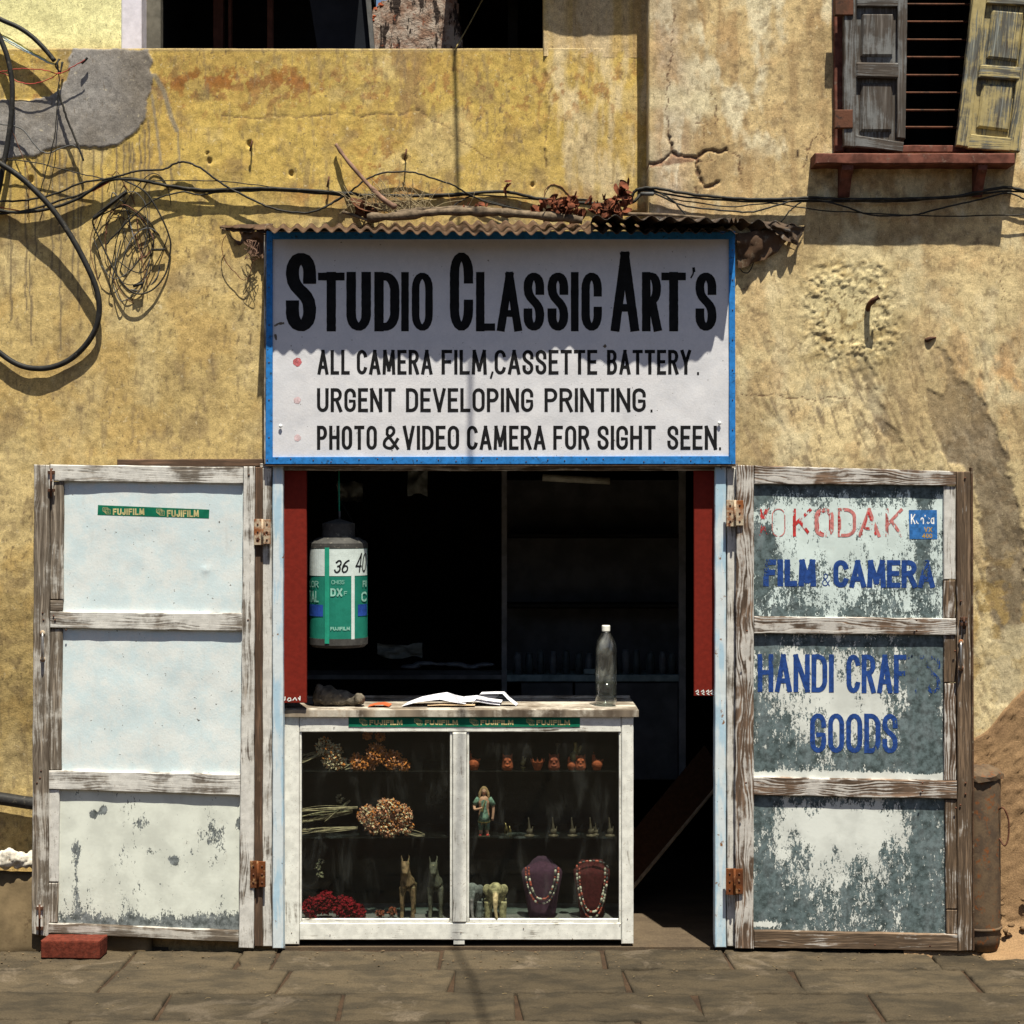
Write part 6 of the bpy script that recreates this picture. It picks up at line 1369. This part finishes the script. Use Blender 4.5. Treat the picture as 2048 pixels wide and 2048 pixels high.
# robed figurine
def figurine():
    x = P(968, 0, YI).x; Y = YI; z = zs2 + .002; h = .200
    V = lambda a, b, c: Vector((x + a * h, Y + b * h, z + c * h))
    f = empty('figurine', (x, Y, z), 'painted standing figurine with long hair and green robe, playing an instrument', 'figurine')
    m = MB()
    for sx in (-1, 1):
        m.tube([V(sx * .055, 0, .45), V(sx * .06, -.01, .25), V(sx * .065, 0, .06), V(sx * .065, 0, .02)], [.06 * h, .045 * h, .035 * h, .035 * h], 9)
    m.tube([V(0, 0, .42), V(0, 0, .55), V(0, 0, .68), V(0, 0, .77), V(0, 0, .80)], [.11 * h, .10 * h, .12 * h, .09 * h, .045 * h], 12)
    m.tube([V(0, 0, .78), V(0, -.005, .84)], [.035 * h, .035 * h], 8); m.ball(V(0, -.008, .90), .058 * h, 12, sz=1.25)
    m.ball(V(0, -.068, .895), .010 * h, 6)
    m.tube([V(-.11, 0, .75), V(-.20, -.02, .62), V(-.19, -.08, .54)], [.045 * h, .036 * h, .03 * h], 8); m.tube([V(-.19, -.08, .54), V(-.08, -.13, .57), V(.0, -.14, .60)], [.028 * h, .024 * h, .024 * h], 8)
    m.tube([V(.11, 0, .75), V(.19, 0, .62), V(.19, -.01, .50), V(.18, -.02, .38), V(.17, -.02, .34)], [.045 * h, .036 * h, .03 * h, .026 * h, .03 * h], 8)
    for k in range(4): m.tube([V(.155 + k * .011, -.03, .345), V(.155 + k * .012, -.035, .30 + .006 * (k % 2))], .006 * h, 5)
    m.build('body', M['skin'], f, remesh=.0018)
    r = MB(); r.tube([V(0, 0, .30), V(0, 0, .42), V(0, 0, .56), V(0, 0, .70), V(0, 0, .79)], [.175 * h, .145 * h, .115 * h, .135 * h, .06 * h], 14, flat=.7)
    r.tube([V(-.10, 0, .76), V(-.20, -.02, .64)], [.058 * h, .052 * h], 8); r.tube([V(.10, 0, .76), V(.195, 0, .62)], [.058 * h, .052 * h], 8)
    for sx in (-1, 1): r.tube([V(sx * .06, 0, .32), V(sx * .066, 0, .12)], [.06 * h, .048 * h], 8)
    r.build('robe', M['robe'], f, True)
    MB().tube([V(0, 0, .285), V(0, 0, .30)], [.178 * h, .18 * h], 14, flat=.72).build('robe_hem', M['brass'], f)
    hr = MB(); hr.ball(V(0, .02, .925), .072 * h, 12, sz=1.15)
    for sx in (-1, 1): hr.tube([V(sx * .045, .01, .95), V(sx * .085, .0, .85), V(sx * .10, -.02, .72)], [.03 * h, .035 * h, .015 * h], 7)
    hr.build('hair', M['hair'], f, remesh=.0018)
    for sx in (-1, 1): MB().ball(V(sx * .07, -.03, .022), .045 * h, 8, sx=.8, sy=1.4, sz=.5).build('shoe', M['shoe'], f, True)
    for sx in (-1, 1): MB().ball(V(sx * .022, -.062, .905), .006 * h, 6).build('eye', M['black'], f)
    MB().ball(V(0, -.062, .872), .008 * h, 6, sx=1.6, sz=.5).build('mouth', M['shoe'], f)
    MB().tube([V(-.04, -.16, .52), V(.0, -.15, .66), V(.03, -.13, .74)], [.022 * h, .012 * h, .01 * h], 7).build('instrument', M['brass'], f)
    MB().box(x - .024, x + .024, Y - .018, Y + .014, zs2, zs2 + .005, .001).build('base', M['bronze'], f)
figurine()
# necklace busts
def bust(px, label, mat, w, h, style):
    x = P(px, 0, YI).x; Y = YI + .03
    prof = [(.62, 0), (.68, .1), (.80, .35), (.95, .62), (1.0, .74), (.92, .80), (.60, .88), (.42, .95), (.20, 1.0)] if style == 0 else [(.62, 0), (.72, .2), (.88, .5), (1.0, .72), (.98, .80), (.70, .86), (.62, .92), (.60, .96), (.05, .97)]
    m = MB().lathe([(a * w / 2, b * h) for a, b in prof], (x, Y, zf), 26, sy=.42)
    if style == 0:  # fluted cloth
        m.v = [(a[0], a[1] + .002 * math.sin((a[0] - x) * 420), a[2]) for a in m.v]
    return tag(m.build('necklace_bust', mat, None, True), label, 'necklace bust'), x, Y
b1, x1, y1_ = bust(1084, 'plum velvet necklace bust with a rounded top', M['plum'], .168, .250, 0)
b2, x2, y2_ = bust(1184, 'maroon velvet necklace bust with a flat top', M['maroon'], .150, .245, 1)
def necklace(x, Y, w, ztop, zlow, n, label, seed, closed=False):
    random.seed(seed); o = empty('bead_necklace', (x, Y - .03, zf + .1), label, 'necklace'); pts = []
    for i in range(n):
        t = i / (n - 1); a = (t - .5) * 2
        zz = zlow + (ztop - zlow) * abs(a) ** 1.7; xx = x + w / 2 * math.copysign(abs(a) ** .62, a) * (1 - .12 * (abs(a) ** 6))
        pts.append(Vector((xx, Y - .040 - .004 * (1 - abs(a)), zz)))
    if closed:
        for i in range(1, 9): t = i / 9; pts.append(Vector((x + w / 2 * .88 * (1 - 2 * t), Y - .03, ztop + .010 + .012 * math.sin(math.pi * t))))
    base = {}
    for k, mt in enumerate(('beadA', 'beadB', 'beadC')):
        me = MB().ball((0, 0, 0), 1, 8, sz=1.3); base[k] = me
    src = {}
    for i, p in enumerate(pts):
        k = random.choice((0, 0, 1, 1, 2, 2)); r = random.choice((.0034, .0042, .0052))
        d = (pts[min(i + 1, len(pts) - 1)] - pts[max(i - 1, 0)]).normalized()
        if k not in src:
            ob = base[k].build('bead', M[('beadA', 'beadB', 'beadC')[k]], o, True); src[k] = ob
        else:
            ob = src[k].copy(); COL.objects.link(ob); ob.parent = o
        ob.matrix_parent_inverse = Matrix.Identity(4)
        ob.location = p - o.location; ob.scale = (r, r, r * 1.25); ob.rotation_mode = 'QUATERNION'; ob.rotation_quaternion = d.to_track_quat('Z', 'Y')
    return o
necklace(x1, y1_, .150, zf + .205, zf + .068, 40, 'outer necklace of red and dark beads on the plum bust', 1)
necklace(x1, y1_ - .006, .122, zf + .21, zf + .086, 34, 'inner finer necklace on the plum bust', 2)
necklace(x2, y2_ - .002, .140, zf + .215, zf + .012, 42, 'long outer necklace of cream and red beads on the maroon bust', 3, True)
necklace(x2, y2_ - .008, .118, zf + .205, zf + .035, 36, 'inner necklace hanging inside the long one on the maroon bust', 4)
random.seed(99)

# ---- inside the shop
cab = empty('wall_cabinet', (0, 1.3, 0), 'dark wooden shelving across the back of the shop room', 'cabinet')
YQ = 1.25
for (x0, x1) in ((1003, 1014), (1358, 1372), (590, 604)): slab('upright', sq(x0, 900, x1, 1560, YQ), .03, M['darkwood'], cab, bev=.002, step=.2)
slab('shelf', sq(1014, 1350, 1358, 1363, YQ), .25, M['darkteal'], cab, bev=.002, step=.2)
slab('shelf', sq(604, 1350, 1003, 1359, YQ), .25, M['darkwood'], cab, bev=.002, step=.2)
slab('shelf', sq(1014, 1068, 1358, 1074, YQ + .05), .2, M['dark'], cab, bev=.002, step=.2); slab('shelf', sq(1014, 1208, 1358, 1215, YQ + .05), .2, M['dark'], cab, bev=.002, step=.2)
for (y0, y1) in ((1076, 1207), (1217, 1349), (960, 1067)): slab('back_board', sq(1014, y0, 1358, y1, YQ + .27), .01, M['backboard'], cab, bev=.001, step=.2)
slab('cupboard_door', sq(1042, 1366, 1146, 1560, YQ + .01), .02, M['backboard'], cab, bev=.003, step=.2); slab('cupboard_door', sq(1150, 1366, 1356, 1560, YQ + .01), .02, M['backboard'], cab, bev=.003, step=.2)
zq = pxz(0, 1350, YQ)[1]
for k in range(14):
    px = 1035 + k * 24.0 + random.uniform(-3, 3); 
    if 1192 < px < 1236: pass
    x = P(px, 0, YQ + .06).x; hh = random.uniform(.085, .115); r = random.uniform(.017, .021)
    o = MB().lathe([(r, 0), (r, hh * .8), (r * .8, hh * .88), (r * .8, hh)], (x, YQ + .06, zq + .001), 12).build('film_jar', M['jar' if k % 3 else 'jar2'], None, True)
    tag(o, 'dark film pot in the row on the back shelf behind the bottle', 'jar', 'film pots on the back shelf')
tag(slab('paper_slip', sq(1168, 1338, 1190, 1348, YQ + .0), .004, M['darkteal'], None, bev=.001, step=.1), 'pale green slip on the back shelf left of the bottle', 'paper slip')
tag(MB().tube([P(1085, 955, .75), P(1220, 962, .75)], .016, 12).build('tube_lamp', simple('unlit_tube', (.35, .34, .28), .5), None, True), 'unlit fluorescent tube under the shop ceiling', 'tube lamp')
m = MB()
for k in range(6):
    a = C(820 + k * 30, 1.0, P(0, 1328 + random.uniform(-3, 6), 1.0).z); m.ball(a, random.uniform(.03, .05), 8, sx=1.2, sz=.25)
tag(m.build('plastic_bags', M['jar2'], None, remesh=.008), 'dim heap of plastic bags on the back shelf left of the bottle', 'plastic bags')
slab_q = [P(1130, 1940, .42), P(1450, 1555, 1.15), P(1410, 1490, 1.2), P(1090, 1872, .46)]
bd = empty('leaning_board', P(1250, 1800, .5), 'brown board leaning diagonally inside the doorway right of the case', 'board')
slab('board_face', slab_q, .015, M['boardbrown'], bd, bev=.002, step=.06)
slab('board_edge', [P(1130, 1945, .41), P(1450, 1559, 1.14), P(1450, 1554, 1.14), P(1130, 1938, .41)], .02, M['boardedge'], bd, bev=.001, step=.06)
tag(slab('tin_sheet', pq((558, 1662), (566, 1650), (570, 1897), (558, 1897), .02), .006, simple('grey_sheet', (.30, .32, .32), .4), None, bev=.001, step=.1), 'narrow grey sheet leaning between the left post and the case', 'sheet')

for k, (a, b, w_, h_, lb) in enumerate(((700, 985, 52, 40, 'added pale sheet for a faint reflection inside the shop, right of the hanging canister'), (835, 960, 40, 60, 'added pale sheet for a faint reflection in the middle of the dark shop'), (800, 1300, 90, 26, 'pale folded sheet lying on the back shelf behind the counter papers'))):
    n = 9; vs = []  # hanging sheets added in place of faint whitish reflections
    for i in range(n + 1):
        for j in range(n + 1):
            u, v = i / n, j / n; p = P(a + (u - .5) * w_, b + (v - .5) * h_, 1.05)
            vs.append(p + Vector((0, (float(vnoise(np.array(u * 5.), np.array(v * 5.), 501 + k)) - .5) * .06, (float(vnoise(np.array(u * 6. + 3), np.array(v * 3.), 511 + k)) - .5) * .02)))
    off = len(vs); vs += [v + Vector((0, .004, 0)) for v in vs]; m_ = n + 1
    fs = [(i * m_ + j, i * m_ + j + 1, (i + 1) * m_ + j + 1, (i + 1) * m_ + j) for i in range(n) for j in range(n)]
    fs += [tuple(off + q_ for q_ in f[::-1]) for f in fs]
    tag(mesh_np('reflection_sheet' if k < 2 else 'folded_sheet', vs, fs, simple('reflection_sheet_grey', (.16, .17, .15), .35), None, True), lb, 'plastic bag' if k < 2 else 'sheet')

# ================================================================== GROUND THINGS
bk = MB(); z0 = .002
def brick():
    ctr = P(146, 1903, -.11); L_, W_, H_ = .235, .105, .072; bm = MB().box(-L_ / 2, L_ / 2, 0, W_, 0, H_, .006)
    a = R(-3); out = MB(); vs = []
    for (x, y, z) in bm.v:
        x2 = x * math.cos(a) - y * math.sin(a); y2 = x * math.sin(a) + y * math.cos(a); n = (random.random() - .5) * .003
        vs.append((ctr.x + x2 + n, -.155 + y2 + n, z0 + z + n))
    return out.add(vs, bm.f).build('brick', M['brick'], None)
tag(brick(), 'red brick wedged against the foot of the left door leaf', 'brick')
# rusty bin
xb = P(1957, 0, -.02).x
bn = empty('metal_bin', (xb, -.02, 0), 'rusty metal bin with crumpled lid behind the right door leaf', 'bin')
rb = .086; z0 = .015; zt_ = P(0, 1545, -.02).z
MB().lathe([(rb * .95, z0), (rb * .97, z0 + .04), (rb * 1.0, z0 + .075), (rb, z0 + .09), (rb, zt_ - .01), (rb * .98, zt_)], (xb, -.02, 0), 32).build('drum', M['bin'], bn, True)
MB().tube([(xb + rb * 1.01 * math.cos(2 * math.pi * k / 32), -.02 + rb * 1.01 * math.sin(2 * math.pi * k / 32), z0 + .085) for k in range(33)], .006, 6).build('hoop', M['bin'], bn, True)
n = 24; vs = [(xb, -.02, zt_ + .03)]
for j, (rr, hz) in enumerate(((.5, .025), (.9, .012), (1.1, .0), (1.1, -.02))):
    for k in range(n): a = 2 * math.pi * k / n; q_ = 1 + .05 * math.sin(a * 5 + j); vs.append((xb + rb * rr * q_ * math.cos(a), -.02 + rb * rr * q_ * math.sin(a), zt_ + hz + random.uniform(-.008, .008)))
fs = [(0, 1 + k, 1 + (k + 1) % n) for k in range(n)] + [(1 + j * n + k, 1 + (j + 1) * n + k, 1 + (j + 1) * n + (k + 1) % n, 1 + j * n + (k + 1) % n) for j in range(3) for k in range(n)]
mesh_np('lid', vs, fs, M['bin'], bn)
MB().tube(catmull([(xb + rb * .78, -.02 - rb * .65, P(0, 1612, 0).z), (xb + rb * .9, -.10, P(0, 1608, 0).z), (xb + rb * 1.12, -.10, P(0, 1630, 0).z), (xb + rb * 1.12, -.10, P(0, 1665, 0).z), (xb + rb * .95, -.10, P(0, 1682, 0).z), (xb + rb * .80, -.02 - rb * .62, P(0, 1670, 0).z)], 5), .0035, 8).build('handle', M['iron'], bn, True)
# sandy earth heaped against the right wall
nx, nz_ = 90, 110; X = np.linspace(1.55, 2.5, nx); T = np.linspace(0, 1, nz_); XX, TT = np.meshgrid(X, T, indexing='ij')
topz = .86 + .22 * sst(1.84, 2.15, XX) + (fbm(XX, TT * 0, 8, 4, 401) - .5) * .05
ZZ = -.02 + topz * TT; YY = .095 - .075 * (1 - TT) ** .8 - .015 - .10 * sst(.14, 0, TT) - (fbm(XX, ZZ, 9, 3, 402) - .5) * .016 - (fbm(XX, ZZ, 60, 3, 403) - .5) * .006 - sst(.6, .75, fbm(XX, ZZ, 30, 3, 404)) * .006
YY = np.where(TT >= .995, .13, YY)
idx = np.arange(nx * nz_).reshape(nx, nz_); F = np.stack([idx[:-1, :-1], idx[1:, :-1], idx[1:, 1:], idx[:-1, 1:]], -1).reshape(-1, 4)
sp_ = mesh_np('sand_heap', np.stack([XX, YY, ZZ], -1).reshape(-1, 3), F, M['sand'], None, True); tag(sp_, 'steep heap of sandy earth banked against the wall behind the bin', 'sand heap', kind='stuff')
m = MB()
for k in range(22):
    x = random.uniform(1.93, 2.2); t = random.random() ** 2; r = random.uniform(.003, .014)
    m.ball((x, -.02 - random.random() * .05 + .03 * t, .012 + t * .3), r, 7, sx=random.uniform(.8, 1.6), sz=.7)
tag(m.build('rubble', M['sand'], None, True), 'loose pebbles at the foot of the sand heap', 'pebbles', kind='stuff')
tag(slab('dirt_strip', [Vector((1.85, -.16, .006)), Vector((2.6, -.14, .008)), Vector((2.6, .1, .03)), Vector((1.85, .1, .02))], .03, M['sand'], None, bev=.01, step=.03, jit=.01, smooth=True), kind='structure')
# pipe and sack at the left
cable('drain_pipe', [(-60, 1590, -.03), (0, 1597, -.03), (60, 1606, -.03), (130, 1614, -.01)], 0, .026, M['rubber'], 'thick black pipe lying low against the yellow wall at far left', 'pipe', seg=14)
zpl = P(0, 1742, 0).z
m = MB()
for k in range(14): m.ball((P(-20 + k * 7, 0, .05).x, .055 + random.uniform(-.02, .02), zpl + .03 + random.uniform(0, .03) * (1 - k / 14)), random.uniform(.028, .05), 9, sy=.8, sz=.8)
o = m.build('plastic_sack', M['sack'], None, remesh=.006); tag(o, 'crumpled dirty white sack on the plinth at far left', 'sack')
dm = o.modifiers.new('crumple', 'DISPLACE'); dm.texture = tx; dm.strength = .03
